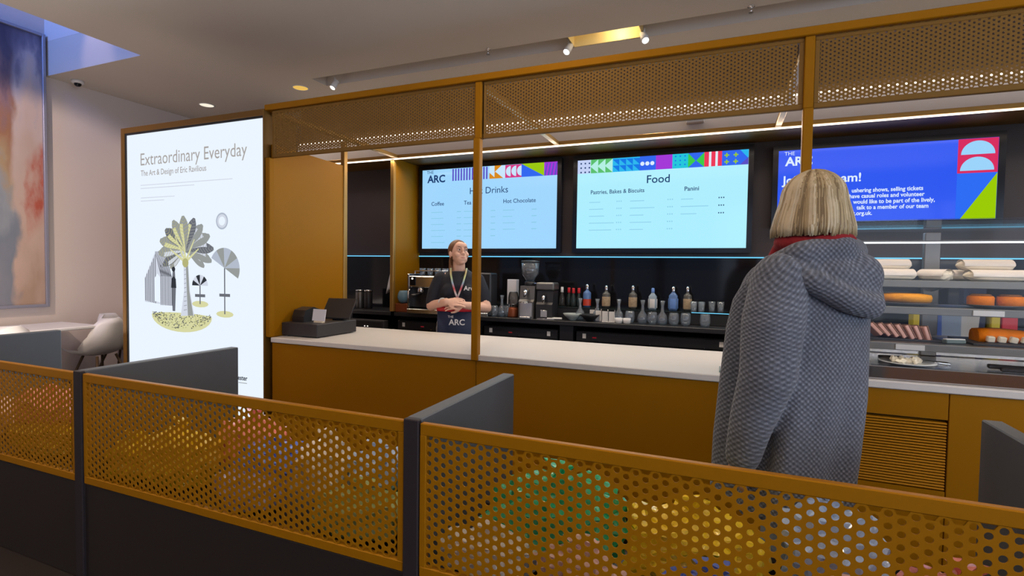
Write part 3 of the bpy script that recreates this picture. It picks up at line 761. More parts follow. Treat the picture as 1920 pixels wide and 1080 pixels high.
for s_, x in (('Coffee', -2.83), ('Tea', -2.45), ('Hot Chocolate', -2.02)): text('section_text', s_, .056, x, 2.028, YS, 'p_navy2', p, off=.0006)
L = []
rnd = random.Random(5)
for x, n in ((-2.83, 7), (-2.45, 5), (-2.02, 4)):
    for k in range(n): L += [('p_faint', rect(x, 1.955-.062*k, x+rnd.uniform(.08, .17), 1.963-.062*k)), ('p_faint', rect(x+.30, 1.955-.062*k, x+.35, 1.965-.062*k))]
shapes('menu_lines', L, p)['kind'] = 'stuff'
# screen two: food
t = scr('food_screen', -1.274, .160, 1.585, 2.390, 'pale aqua food menu screen in the middle')
p = BM().span((-1.274, 4.6705, 1.585), (.160, 4.6718, 2.390)).build('display', 'scr_aqua', t)
x0 = -1.274; zt = 2.390; U = 1.434/15.6; L = []
def X(a): return x0 + a*U
zb = zt-.122
L.append(('p_lilac', rect(X(0), zb, X(1.3), zt)))
for i in range(3):
    for j in range(3): L.append(('p_navy', circ(X(.35+.42*i), zt-.03-.04*j, .008, 8)))
L.append(('p_mint', rect(X(1.3), zb, X(3.5), zt)))
for k in range(3):
    q = 1.35+.72*k; L += [('p_green', [(X(q), zt), (X(q+.72), zt), (X(q), zt-.056)]), ('p_green', [(X(q), zb), (X(q+.72), zb), (X(q), zb+.056)])]
L.append(('p_cyan', rect(X(3.5), zb, X(6.1), zt)))
for k in range(4):
    for j in range(2): q = 3.5+.65*k; z = zb+.056*j; L.append(('p_azure', [(X(q), z+.056), (X(q+.65), z+.056), (X(q+.65), z)]))
L.append(('p_blue', rect(X(6.1), zb, X(7.6), zt)))
for k in range(3): L.append(('p_wtext', circ(X(6.35+.46*k), zb+.058, .018, 14)))
L.append(('p_purple', rect(X(7.6), zb, X(9.1), zt)))
L.append(('p_teal', rect(X(9.1), zb, X(10.5), zt)))
for i in range(3):
    for j in range(3): L.append(('p_azure', circ(X(9.38+.42*i), zt-.02-.036*j, .007, 8)))
L += [('p_blue', rect(X(10.5), zb, X(11.9), zt)), ('p_grass', [(X(10.5), zb), (X(11.15), zb+.056), (X(10.5), zt)]), ('p_grass', [(X(11.9), zb), (X(11.2), zb+.056), (X(11.9), zt)])]
L.append(('p_red', rect(X(11.9), zb, X(13.4), zt)))
for q in (12.3, 12.85): L.append(('p_wtext', rect(X(q), zb, X(q+.2), zt)))
L.append(('p_blue', rect(X(13.4), zb, X(15.59), zt)))
for i in range(2):
    for j in range(2):
        cx, cz = X(13.8+.75*i), zb+.03+.055*j
        L += [('p_lime', rect(cx-.018, cz-.005, cx+.018, cz+.005)), ('p_lime', rect(cx-.005, cz-.018, cx+.005, cz+.018))]
L += [('p_cyan', [(X(14.9), zt), (X(15.59), zt), (X(15.59), zb+.05)]), ('p_violet', [(X(14.9), zb), (X(15.59), zb), (X(15.59), zb+.06)])]
shapes('pattern_band', L, p)
text('heading_text', 'Food', .098, -.655, 2.155, YS, 'p_navy', p, off=.0008)
text('section_text', 'Pastries, Bakes & Biscuits', .051, -1.15, 2.078, YS, 'p_navy2', p, off=.0006, sx=.93)
text('section_text', 'Panini', .051, -.335, 2.074, YS, 'p_navy2', p, off=.0008)
L = []
for x, n, px in ((-1.16, 5, .25), (-.79, 5, .32), (-.36, 3, .30)):
    for k in range(n):
        L.append(('p_faint', rect(x, 2.00-.063*k, x+rnd.uniform(.10, .24), 2.006-.063*k)))
        for q in range(3): L.append(('p_navy2' if x > -.5 else 'p_faint', rect(x+px+.018*q, 2.000-.063*k, x+px+.018*q+.009, 2.011-.063*k)))
shapes('menu_lines', L, p)['kind'] = 'stuff'
# screen three: join our team
t = scr('recruitment_screen', .379, 1.756, 1.787, 2.358, 'royal blue recruitment screen above the display case')
p = BM().span((.379, 4.6705, 1.787), (1.756, 4.6718, 2.358)).build('display', 'scr_royal', t)
shapes('pattern_band', [('p_crimson', rect(1.528, 2.115, 1.755, 2.357)), ('p_lblue', circ(1.642, 2.246, .096, 20, 0, 180)), ('p_lblue', circ(1.640, 2.132, .096, 20, 0, 180)),
                        ('p_mid', rect(1.528, 1.788, 1.755, 2.115)), ('p_leaf', [(1.555, 1.788), (1.755, 1.788), (1.755, 2.112)])], p)
arc_logo(.43, 2.238, .095, 'p_wtext', p)
text('heading_text', 'Join our team!', .092, .415, 2.092, YS, 'p_wtext', p, off=.0018, sx=1.0)
for k, (a, s_, xr) in enumerate((('F', 'ushering shows, selling tickets', 1.334), ('', 'have casual roles and volunteer', 1.342), ('', 'would like to be part of the lively,', 1.406), ('', 'talk to a member of our team', 1.37), ('', 'nt.org.uk.', 1.024))):
    z = 2.008-.0435*k
    if a: text('body_text', a, .043, .415, z, YS, 'p_wtext', p, off=.001)
    text('body_text', s_, .043, xr, z, YS, 'p_wtext', p, align='RIGHT', off=.001, sx=.86)
lamp('AREA', 'screens_glow', (-.6, 4.60, 2.0), 7, (.62, .82, 1.0), (-.6, 0, 1.2), 3.8, .7)
t = thing('wall_unit', 'small white unit fixed on the pale wall band above the food screen', 'wall unit', (-.262, 4.7, 2.65))
BM().span((-.335, 4.68, 2.65), (-.19, 4.738, 2.72), .006).build('housing', 'white_plastic', t)
BM().span((-.325, 4.676, 2.668), (-.215, 4.68, 2.705)).build('grille', 'grey_metal', t)

# ------------------------------------------------------------------ things on the back bar
def bottle(x, y, z, h, r, mats_, label, neck=.32, square=False, cap='grey_metal', drink=None):
    t = thing('spirit_bottle', label, 'bottle', (x, y, z), 'spirit bottles on the lit ledge')
    bh = h*(1-neck)
    if square:
        b = BM(); rings = []
        for zz, s_ in ((0, .92), (.01, 1), (bh*.9, 1), (bh, .7), (bh+.02, .3), (h*.9, .28), (h*.9, .2)):
            rings.append([(x+r*s_*math.copysign(abs(math.cos(a))**.45, math.cos(a)), y+r*s_*math.copysign(abs(math.sin(a))**.45, math.sin(a)), z+zz) for a in [2*PI*k/24 for k in range(24)]])
        b.loft(rings)
    else:
        b = BM().lathe([(r*.85, 0), (r, .012), (r, bh*.88), (r*.90, bh*.95), (r*.62, bh*1.01), (r*.40, bh*1.06), (r*.34, bh*1.14), (r*.32, h*.9), (r*.36, h*.91)], (x, y, z), 24)
    b.build('glass_body', mats_[0], t)
    BM().lathe([(r*.40, h*.78), (r*.41, h*.80), (r*.41, h*.955), (r*.38, h*.96), (r*.30, h), (r*.2, h)], (x, y, z), 14).build('pourer', cap, t)
    if mats_[1]: BM().lathe([(r*1.02*(1.12 if square else 1), bh*.12), (r*1.03*(1.12 if square else 1), bh*.13), (r*1.03*(1.12 if square else 1), bh*.72), (r*1.02*(1.12 if square else 1), bh*.73)], (x, y, z), 24, caps=False).build('label_band', mats_[1], t)
    if drink: BM().lathe([(r*1.01, .012), (r*1.012, .02), (r*1.012, bh*.5), (r*1.01, bh*.51)], (x, y, z), 24, caps=False).build('drink', drink, t)
ZL = 1.0525
mat('bottle_blue', (.10, .20, .45), .06, 0, .6); mat('bottle_grey', (.10, .10, .095), .08, 0, .6); mat('bottle_clear', (.32, .42, .52), .06, 0, .6)
bottle(-1.145, 4.60, ZL, .205, .036, ('bottle_blue', None), 'spirit bottle with red drink below a blue shoulder, leftmost on the lit ledge', cap='chrome', drink='red_drink')
bottle(-.97, 4.60, ZL, .198, .036, ('bottle_grey', 'label_brown'), 'spirit bottle with a brown patterned label, second on the lit ledge', cap='chrome')
bottle(-.735, 4.60, ZL, .203, .036, ('bottle_grey', 'label_brown'), 'grey spirit bottle with a tan label, between the brown label bottle and the white one', cap='chrome')
bottle(-.565, 4.60, ZL, .186, .034, ('bottle_clear', 'label_white'), 'square spirit bottle with a white label and pale blue neck', square=True, cap='label_blue')
bottle(-.395, 4.60, ZL, .203, .036, ('bottle_blue', 'label_blue'), 'square spirit bottle with a bright blue label', square=True, cap='chrome')
bottle(-.28, 4.60, ZL, .206, .034, ('bottle_grey', 'label_brown'), 'grey spirit bottle, rightmost on the lit ledge', cap='chrome')
def red_top(x, y, z, h, label, cap, body='glass_dark'):
    t = thing('mixer_bottle', label, 'bottle', (x, y, z), 'small bottles beside the grinders')
    BM().lathe([(.022, 0), (.025, .01), (.025, h*.42), (.011, h*.68), (.010, h*.93)], (x, y, z), 18).build('glass_body', body, t)
    BM().lathe([(.013, h*.72), (.014, h*.73), (.013, h*.98), (.011, h)], (x, y, z), 14).build('cap', cap, t)
red_top(-1.375, 4.58, ZL, .175, 'small bottle with a pale cap, beside the dark coffee grinder', 'ceramic', 'glass_smoke')
red_top(-1.315, 4.60, ZL, .170, 'small bottle with a red cap, leftmost of the three red capped ones', 'red')
red_top(-1.265, 4.57, ZL, .168, 'small bottle with a red cap, middle of the three red capped ones', 'red')
red_top(-1.222, 4.60, ZL, .168, 'small bottle with a red cap, rightmost of the three red capped ones', 'red')
def carafe(x, y, z, label, s=1.0):
    t = thing('glass_carafe', label, 'carafe', (x, y, z), 'small glass carafes on the back bar')
    BM().lathe([(.030*s, 0), (.040*s, .012*s), (.044*s, .04*s), (.036*s, .075*s), (.014*s, .105*s), (.011*s, .15*s), (.020*s, .195*s), (.018*s, .195*s), (.009*s, .15*s), (.012*s, .107*s), (.033*s, .075*s), (.041*s, .04*s), (.036*s, .014*s), (.002, .008*s)], (x, y, z), 20).build('glass_body', 'glass', t)
ZK = .9455
for x, y, s_, lb in ((-1.90, 4.40, 1.0, 'clear glass carafe with a flared neck, just right of the middle bronze post'),
                 (-1.165, 4.44, .98, 'clear glass carafe behind the pale bowl'), (-1.012, 4.44, .98, 'clear glass carafe behind the steel menu holders'),
                 (-.82, 4.41, 1.0, 'clear glass carafe behind the white ramekins'), (-.622, 4.41, 1.0, 'clear glass carafe in front of the white label bottle'), (-.462, 4.41, 1.0, 'clear glass carafe in front of the blue label bottle')):
    carafe(x, y, ZK, lb, s_)
def round_glass(x, y, label, s=1.0, z=ZK):
    t = thing('stemless_glass', label, 'glass', (x, y, z), 'stemless glasses on the back bar')
    BM().lathe([(.022*s, 0), (.034*s, .008*s), (.043*s, .04*s), (.040*s, .075*s), (.034*s, .10*s), (.032*s, .10*s), (.038*s, .075*s), (.040*s, .04*s), (.031*s, .012*s), (.002, .008*s)], (x, y, z), 20).build('glass_body', 'glass', t)
for x, y, lb in ((-1.96, 4.36, 'stemless glass left of the flared carafe by the bronze post'), (-1.845, 4.41, 'stemless glass right of the flared carafe by the bronze post'), (-.725, 4.40, 'stemless glass in front of the tan label bottle'), (-.54, 4.40, 'stemless glass between two carafes in front of the white label bottle'),
                 (-.37, 4.40, 'stemless glass under the blue label bottle'), (-.28, 4.42, 'stemless glass under the rightmost spirit bottle'), (-.13, 4.40, 'stemless glass at the right end of the front row')):
    round_glass(x, y, lb)
def tumbler(x, y, z, label):
    t = thing('tumbler', label, 'glass', (x, y, z), 'tall tumblers on the back bar')
    BM().lathe([(.022, 0), (.023, .004), (.029, .085), (.0275, .085), (.021, .01), (.002, .008)], (x, y, z), 18).build('glass_body', 'glass', t)
tumbler(-.225, 4.53, ZL, 'tall tumbler next to the rightmost spirit bottle'); tumbler(-.165, 4.53, ZL, 'tall tumbler second from the rightmost spirit bottle')
tumbler(-.087, 4.62, ZL, 'tall tumbler alone on the lit ledge, left of the end pair'); tumbler(-.02, 4.62, ZL, 'tall tumbler at the right end of the lit ledge')
for x, lb in ((-.80, 'white ramekin, left of a pair in front of the carafes'), (-.735, 'white ramekin, right of a pair in front of the carafes')):
    o = BM().lathe([(.024, 0), (.030, .006), (.033, .045), (.030, .045), (.027, .01), (.002, .008)], (x, 4.315, ZK), 22).build('ramekin', 'ceramic'); tag(o, lb, 'ramekin', 'white ramekins')
def bowl(x, y, m, label):
    o = BM().lathe([(.030, 0), (.034, .008), (.06, .03), (.083, .058), (.080, .06), (.055, .035), (.02, .014), (.002, .012)], (x, y, ZK), 28).build('bowl', m); tag(o, label, 'bowl', 'bowls on the back bar')
bowl(-1.215, 4.37, 'ceramic_pale', 'pale green grey bowl on the back bar'); bowl(-1.06, 4.365, 'matt_black', 'black bowl next to the pale bowl')
for k, (x, y) in enumerate(((-1.06, 4.475), (-.99, 4.40), (-.925, 4.36), (-.865, 4.345))):
    t = thing('menu_holder', ('steel card holder behind the black bowl, first of the row', 'steel card holder right of the black bowl, second of the row', 'steel card holder third of the row beside the ramekins', 'steel card holder nearest to the ramekins')[k], 'card holder', (x, y, ZK), 'steel card holders')
    BM().span((x-.03, y-.018, ZK), (x+.03, y+.018, ZK+.005), .001).build('base', 'steel', t)
    BM().span((x-.026, y-.003, ZK+.005), (x+.02, y+.003, ZK+.092)).build('card', 'white_paper', t)
    BM().span((x+.021, y-.008, ZK+.005), (x+.027, y+.008, ZK+.105), .001).build('upright', 'chrome', t)
t = thing('paper_stack', 'pile of papers and a silver tray in front of the grinders', 'papers', (-1.42, 4.34, ZK))
BM().span((-1.52, 4.30, ZK), (-1.36, 4.41, ZK+.008), .001).build('tray', 'steel', t)
BM().box((-1.37, 4.345, ZK+.0125), (.13, .09, .008), 0, Euler((0, 0, .3)).to_matrix()).build('sheets', 'white_paper', t)
def grinder(x, y, dark, label):
    t = thing('coffee_grinder', label, 'coffee grinder', (x, y, ZK), 'coffee grinders'); z = ZK
    if not dark:
        b = BM(); b.prism([(y-.10, z), (y+.09, z), (y+.09, z+.29), (y-.06, z+.29), (y-.075, z+.17), (y-.10, z+.15)], x-.07, x+.07, 'yz'); b.build('body', 'grey_metal', t)
        f = BM().span((x-.058, y-.104, z+.02), (x+.058, y-.10, z+.14), .002).build('front_plate', 'steel', t)
        BM().span((x-.05, y-.13, z), (x+.05, y-.10, z+.02), .003).build('drip_tray', 'steel', t)
        BM().tube([(x, y-.065, z+.255), (x, y-.12, z+.235), (x, y-.125, z+.19)], [.02, .018, .014], 12).build('spout', 'chrome', t)
        BM().tube([(x-.03, y-.10, z+.15), (x-.03, y-.15, z+.15), (x+.03, y-.15, z+.15), (x+.03, y-.10, z+.15)], .004, 8).build('fork', 'chrome', t)
        BM().lathe([(.048, .29), (.048, .325), (.04, .33)], (x, y, z), 24).build('collar', 'soft_black', t)
        BM().lathe([(.035, .331), (.050, .36), (.078, .40), (.080, .50), (.078, .50), (.076, .402), (.047, .36), (.030, .34)], (x, y, z), 28).build('hopper', 'glass', t)
        BM().lathe([(.030, .342), (.046, .365), (.066, .395), (.066, .43), (.001, .44)], (x, y, z), 24).build('beans', 'coffee_beans', t)
        BM().lathe([(.082, .501), (.083, .515), (.02, .52)], (x, y, z), 28).build('hopper_lid', 'glass_smoke', t)
        BM().box((x+.075, y-.03, z+.315), (.05, .012, .012), .003).build('lever', 'chrome', t)
    else:
        b = BM(); b.prism([(y-.08, z), (y+.09, z), (y+.09, z+.25), (y-.05, z+.25), (y-.06, z+.15), (y-.08, z+.13)], x-.075, x+.075, 'yz'); b.build('body', 'soft_black', t)
        BM().span((x-.085, y-.07, z+.255), (x+.085, y+.09, z+.325), .012).build('hopper', 'grey_metal', t)
        BM().tube([(x, y-.05, z+.215), (x, y-.10, z+.19), (x, y-.10, z+.15)], [.018, .016, .012], 12).build('spout', 'chrome', t)
        BM().span((x-.03, y-.085, z+.02), (x+.03, y-.08, z+.08), .002).build('front_plate', 'steel', t)
grinder(-1.625, 4.40, False, 'silver coffee grinder with a tall clear bean hopper'); grinder(-1.462, 4.40, True, 'black coffee grinder with a wide flat hopper')
t = thing('blender', 'small blender with a smoky upturned jar and copper base', 'blender', (-1.785, 4.40, ZK))
BM().lathe([(.05, 0), (.052, .01), (.046, .07), (.04, .09)], (-1.785, 4.40, ZK), 22).build('base', 'copper', t)
BM().lathe([(.041, .091), (.046, .10), (.046, .115), (.05, .12)], (-1.785, 4.40, ZK), 22).build('collar', 'chrome', t)
BM().lathe([(.050, .121), (.049, .18), (.040, .225), (.03, .232)], (-1.785, 4.40, ZK), 22).build('jar', 'glass_smoke', t)
o = BM().span((-1.895, 4.51, ZL), (-1.80, 4.57, ZL+.235), .002).build('tall_box', 'card_white'); tag(o, 'tall plain white box behind the blender', 'box')
t = thing('water_boiler', 'tall black water boiler half behind the middle bronze post', 'boiler', (-2.07, 4.42, ZK))
BM().span((-2.155, 4.33, ZK), (-1.985, 4.49, ZK+.40), .012).build('body', 'soft_black', t)
BM().tube([(-2.07, 4.33, ZK+.30), (-2.07, 4.27, ZK+.29), (-2.07, 4.265, ZK+.23)], .012, 10).build('tap', 'chrome', t)
BM().span((-2.14, 4.30, ZK), (-2.0, 4.329, ZK+.03), .003).build('drip_tray', 'steel', t)
def espresso():
    x, y, z = -2.58, 4.46, ZK
    t = thing('espresso_machine', 'black and chrome espresso machine behind the staff member', 'coffee machine', (x, y, z))
    BM().span((x-.24, y-.16, z+.05), (x+.24, y+.20, z+.36), .012).build('body', 'soft_black', t)
    BM().span((x-.24, y-.24, z), (x+.24, y+.20, z+.045), .005).build('drip_tray', 'steel', t)
    for sx in (-1, 1): BM().span((x+sx*.24-.012, y-.22, z+.046), (x+sx*.24+.012, y+.20, z+.38), .005).build('side_panel', 'steel', t)
    BM().span((x-.226, y-.23, z+.25), (x+.226, y-.162, z+.36), .008).build('head_panel', 'steel', t)
    c = BM().span((x-.21, y-.236, z+.27), (x-.15, y-.231, z+.355), .002).build('control_panel', 'gloss_black', t)
    BM().lathe([(.010, 0), (.010, .004)], (x-.18, y-.241, z+.335), 12, 'y').build('button', 'indicator', c)
    for gx in (-.11, .10):
        g = BM().lathe([(.032, .20), (.036, .21), (.036, .25)], (x+gx, y-.19, z), 20).build('group_head', 'chrome', t)
        BM().tube([(x+gx, y-.20, z+.19), (x+gx, y-.36, z+.175)], [.012, .015], 10).build('portafilter_handle', 'soft_black', g)
    for gx in (-.21, .20): BM().tube([(x+gx, y-.20, z+.25), (x+gx*1.02, y-.255, z+.21), (x+gx, y-.25, z+.08)], .006, 8).build('steam_wand', 'chrome', t)
    b = BM()
    for yy in (y-.13, y+.17): b.tube([(x-.22, yy, z+.41), (x+.22, yy, z+.41)], .006, 8)
    for sx in (-.22, .22): b.tube([(x+sx, y-.13, z+.41), (x+sx, y+.17, z+.41)], .006, 8); b.tube([(x+sx, y-.13, z+.36), (x+sx, y-.13, z+.41)], .006, 8)
    b.build('cup_rail', 'chrome', t)
    for k, (gx, gy) in enumerate(((-.16, -.09), (-.08, -.08), (.01, -.09), (.09, -.08))):
        u = thing('latte_glass', ('latte glass on the espresso machine, first from the left', 'latte glass on the espresso machine, second from the left', 'latte glass on the espresso machine, third from the left', 'latte glass on the espresso machine, nearest to the staff member')[k], 'glass', (x+gx, y+gy, z+.3605), 'latte glasses on the espresso machine')
        BM().lathe([(.022, 0), (.024, .006), (.034, .075), (.032, .075), (.021, .01), (.002, .008)], (x+gx, y+gy, z+.3605), 18).build('glass_body', 'glass', u)
espresso()
t = thing('blue_jug', 'round pale blue jug beside the espresso machine', 'jug', (-2.94, 4.35, 1.02))
b = BM(); b.lathe([(.03, 0), (.055, .02), (.068, .06), (.06, .10), (.045, .125), (.042, .125), (.056, .10), (.063, .06), (.05, .024), (.002, .01)], (-2.925, 4.33, 1.032), 26); b.build('vessel', 'glass_blue', t)
BM().tube([(-2.865, 4.32, 1.13), (-2.83, 4.31, 1.12), (-2.83, 4.31, 1.07), (-2.862, 4.32, 1.055)], .006, 8).build('handle', 'glass_blue', t)
o = BM().span((-3.0, 4.285, ZK), (-2.86, 4.42, 1.031), .006).build('copper_box', 'copper'); tag(o, 'red brown box under the pale blue jug', 'box')
for x, lb, m in ((-3.60, 'grey canister left of the rear bronze post, at the left', 'grey_metal'), (-3.49, 'dark canister left of the rear bronze post, at the right', 'soft_black')):
    t = thing('canister', lb, 'canister', (x, 4.5, ZK))
    BM().lathe([(.042, 0), (.044, .006), (.044, .17), (.04, .176)], (x, 4.5, ZK), 22).build('body', m, t); BM().lathe([(.045, .177), (.045, .195), (.01, .2)], (x, 4.5, ZK), 22).build('lid', 'steel', t)
b = BM(); rings = []
for k in range(9):
    z = 1.42-.235*k/8*1.15; wd = .008+.075*(k/8)**.7
    rings.append([(-3.245-.03*k/8+wd*.75*math.cos(a), 4.60+.022*math.sin(a)*(1+.5*math.sin(3*a)), z - .05*(k/8)*max(0, -math.cos(a))) for a in [2*PI*q/20 for q in range(20)]])
b.loft(rings); o = b.build('tea_towel', 'towel'); tag(o, 'white tea towel hanging from a hook on the glossy splashback beside the bronze post', 'towel')
o = BM().tube([(-3.245, 4.733, 1.425), (-3.245, 4.61, 1.425), (-3.245, 4.60, 1.44)], .005, 8).build('hook', 'chrome'); tag(o, 'small chrome hook holding the white tea towel', 'hook')

# ------------------------------------------------------------------ things on the bar worktop
ZW = .8755
def till():
    t = thing('till', 'black cash till with a tilted screen on the bar worktop', 'till', (-2.80, 3.03, ZW))
    BM().box((-2.80, 3.045, ZW+.052), (.33, .42, .092), .004, Euler((0, 0, R(0))).to_matrix()).build('cash_drawer', 'till_plastic', t)
    b = BM()
    for sx in (-.13, .13):
        for sy in (-.17, .17): b.lathe([(.014, 0), (.014, .008)], (-2.80+sx, 3.045+sy, ZW), 10)
    b.build('foot', 'matt_black', t)
    b = BM(); b.prism([(2.90, ZW+.0985), (3.08, ZW+.0985), (3.08, ZW+.18), (3.0, ZW+.205), (2.92, ZW+.185), (2.90, ZW+.14)], -2.93, -2.82, 'yz'); b.build('receipt_printer', 'soft_black', t)
    M = Euler((R(38), 0, R(-50))).to_matrix()
    BM().box((-2.735, 3.175, ZW+.185), (.24, .016, .19), .005, Euler((R(-40), 0, R(12))).to_matrix()).build('tablet', 'soft_black', t)
    BM().box((-2.735, 3.19, ZW+.13), (.10, .05, .09), .004, Euler((R(-40), 0, R(12))).to_matrix()).build('stand', 'till_plastic', t)
    BM().box((-2.735+.002, 3.175+.009, ZW+.192), (.215, .003, .165), 0, Euler((R(-40), 0, R(12))).to_matrix()).build('glass_front', 'gloss_black', t)
till()
t = thing('postcard_holder', 'white postcard in a small wooden holder on the cash drawer', 'card', (-2.70, 2.93, ZW+.099))
BM().span((-2.745, 2.915, ZW+.0985), (-2.665, 2.945, ZW+.112), .002).build('holder', 'bread', t)
BM().box((-2.705, 2.93, ZW+.155), (.118, .003, .085), 0, Euler((R(-10), 0, 0)).to_matrix()).build('card', 'card_white', t)
BM().box((-2.705, 2.9275, ZW+.138), (.112, .002, .03), 0, Euler((R(-10), 0, 0)).to_matrix()).build('picture', 'pale_blue_paper', t)
t = thing('card_pad', 'flat teal pad at the worktop edge beside the grey coat', 'pad', (.05, 2.86, ZW))
BM().span((-.01, 2.80, ZW), (.12, 2.93, ZW+.012), .002).build('pad', 'teal_card', t); BM().span((-.005, 2.805, ZW+.0122), (.115, 2.925, ZW+.018), .001).build('cover', 'card_white', t)

# ------------------------------------------------------------------ display case and its food
CX0, CX1 = .50, 2.35; ZW = .9125
def case():
    t = thing('display_case', 'glass fronted food display case with three steel shelves', 'display case', (1.4, 3.1, ZW))
    BM().span((CX0, 2.79, ZW), (CX1, 3.50, ZW+.035), .004).build('deck', 'steel', t)
    BM().span((CX0, 2.765, ZW), (CX1, 2.788, ZW+.06), .003).build('front_rail', 'chrome', t)
    BM().span((CX0, 2.80, ZW+.062), (CX1, 2.806, 1.62)).build('front_glass', 'clear_pane', t)
    for x in (CX0, CX1): BM().span((x-.003, 2.807, ZW+.036), (x+.003, 3.48, 1.62)).build('side_glass', 'clear_pane', t)
    BM().span((CX0, 2.80, 1.621), (CX1, 3.50, 1.629)).build('top_glass', 'clear_pane', t)
    BM().span((CX0, 2.835, 1.531), (CX1, 2.851, 1.537), .002).build('lamp_housing', 'shelf_metal', t); BM().span((CX0+.02, 2.838, 1.524), (CX1-.02, 2.848, 1.5305)).build('lamp_tube', 'led_cool', t)
    for k, x in enumerate((1.03, 1.75, 2.3)): BM().span((x-.035, 3.42, ZW+.036), (x+.035, 3.46, 1.61), .003).build('back_upright', 'grey_metal', t)
    for z, y0 in ((1.345, 3.02), (1.220, 2.96), (1.055, 2.90)):
        s_ = BM().span((CX0+.02, y0, z), (CX1-.02, 3.41, z+.008)).build('shelf', 'grey_metal', t)
        BM().span((CX0+.02, y0-.012, z-.022), (CX1-.02, y0-.001, z+.012), .002).build('shelf_edge', 'shelf_metal', s_)
        for x in (1.03, 1.75): BM().prism([(3.41, z-.002), (3.41, z-.05), (y0+.1, z-.006), (y0+.1, z-.002)], x-.004, x+.004, 'yz').build('bracket', 'grey_metal', s_)
        for x in ((1.10, 1.62) if z == 1.220 else (.80,) if z == 1.055 else ()): BM().span((x-.055, y0-.016, z-.018), (x+.055, y0-.0125, z+.006)).build('price_strip', 'white_paper', s_)
    BM().span((CX0+.02, 3.44, ZW+.04), (CX1-.02, 3.445, 1.0)).build('rear_panel', 'steel', t)
case()
lamp('AREA', 'case_tube_glow', (1.42, 2.86, 1.518), 1.1, (1, .93, .84), (1.42, 3.15, 1.0), 1.75, .02)
for y, z, p in ((3.03, 1.335, .55), (2.97, 1.208, .6), (2.92, 1.043, .7)): lamp('AREA', 'case_shelf_fill', (1.42, y, z), p, (1, .90, .78), (1.42, y+.12, z-.15), 1.7, .015)  # added light under each shelf to brighten the food, no strip there
def roll(name, x, y, z, l, r, rz, label, group='paper wrapped panini on the top shelf', cat='panini'):
    t = thing(name, label, cat, (x, y, z), group)
    b = BM(); rings = []; M = Matrix.Rotation(rz, 3, 'Z'); n = 11
    for k in range(n):
        s_ = -1+2*k/(n-1); q = (1-abs(s_)**5)**.5*.9+.06
        rings.append([Vector((x, y, z+r*.62)) + M @ Vector((s_*l/2 + .004*math.sin(7*a), r*1.15*q*math.copysign(abs(math.cos(a))**.75, math.cos(a)), r*.62*q*math.copysign(abs(math.sin(a))**.7, math.sin(a)))) for a in [2*PI*i/18 for i in range(18)]])
    b.loft(rings); b.build('bread', 'bread', t)
    b = BM(); rings = []
    for k in range(7):
        s_ = -.86+1.72*k/6
        rings.append([Vector((x, y, z+r*.62)) + M @ Vector((s_*l/2, (r*1.19)*math.cos(a)*(1+.03*math.sin(5*a+k)), (r*.645)*math.sin(a)+.001)) for a in [PI*.02-.2+(PI+.4-.04*PI)*i/14 for i in range(15)]])
    b.loft(rings, False, True, False); b.build('paper_wrap', 'greaseproof', t)
ZS = 1.3535
for k, (x, y, z, l, rz, lb) in enumerate(((.76, 3.09, ZS, .22, .06, 'wrapped panini lying in front, on the left of the top case shelf'), (.755, 3.25, ZS, .21, -.05, 'wrapped panini behind the left front one on the top case shelf'),
        (.765, 3.17, ZS+.068, .21, .04, 'wrapped panini stacked on the left pair on the top case shelf'), (.945, 3.09, ZS, .13, -.75, 'small wrapped panini slanting beside the left pile on the top case shelf'),
        (1.17, 3.09, ZS, .24, .06, 'long wrapped panini in front, in the middle of the top case shelf'), (1.15, 3.25, ZS, .24, -.06, 'long wrapped panini behind the middle front one on the top case shelf'),
        (1.16, 3.17, ZS+.068, .22, .0, 'wrapped panini stacked on the middle pair on the top case shelf'), (1.36, 3.12, ZS, .16, -.6, 'small wrapped panini slanting at the right of the middle pile'))):
    roll('wrapped_panini', x, y, z - (.018 if z > ZS else 0), l, .045, rz, lb)
def plate(x, y, z, r, m, label):
    o = BM().lathe([(r*.6, 0), (r*.65, .004), (r, .014), (r*.99, .018), (r*.62, .009), (.002, .008)], (x, y, z), 36).build('plate', m); return tag(o, label, 'plate', 'plates in the display case')
Z2 = 1.2285; Z3 = 1.0635
plate(.84, 3.14, Z2, .125, 'slate', 'dark plate under the round golden cake'); plate(1.19, 3.14, Z2, .115, 'slate', 'dark plate under the two orange cakes')
t = thing('round_cake', 'round flat golden cake on a dark plate on the middle case shelf', 'cake', (.84, 3.14, Z2+.0105))
BM().lathe([(.09, 0), (.102, .004), (.108, .034), (.104, .037)], (.84, 3.14, Z2+.0105), 32).build('crust', 'crust', t)
b = BM(); b.lathe([(.106, .012), (.1095, .03), (.105, .045), (.06, .053), (.002, .05)], (.84, 3.14, Z2+.0105), 32); b.build('filling', 'cake_yellow', t)
for x, y, lb in ((1.135, 3.13, 'small orange cake, left one of two on a dark plate'), (1.245, 3.13, 'small orange cake, right one of two on a dark plate')):
    t = thing('orange_cake', lb, 'cake', (x, y, Z2+.0105), 'orange cakes')
    BM().lathe([(.045, 0), (.05, .004), (.051, .040), (.046, .048), (.002, .05)], (x, y, Z2+.0105), 26).build('sponge', 'cake_orange', t)
    BM().lathe([(.040, .049), (.041, .054), (.03, .058), (.002, .058)], (x, y, Z2+.0105), 22).build('topping', 'crust', t)
t = thing('muffin', 'small golden muffin at the left of the middle case shelf', 'muffin', (.64, 3.1, Z2))
BM().lathe([(.026, 0), (.036, .045), (.03, .047)], (.655, 3.10, Z2), 20).build('paper_case', 'crust', t); BM().ell((.655, 3.10, Z2+.05), (.042, .042, .027), None, 3).build('top', 'cake_yellow', t)
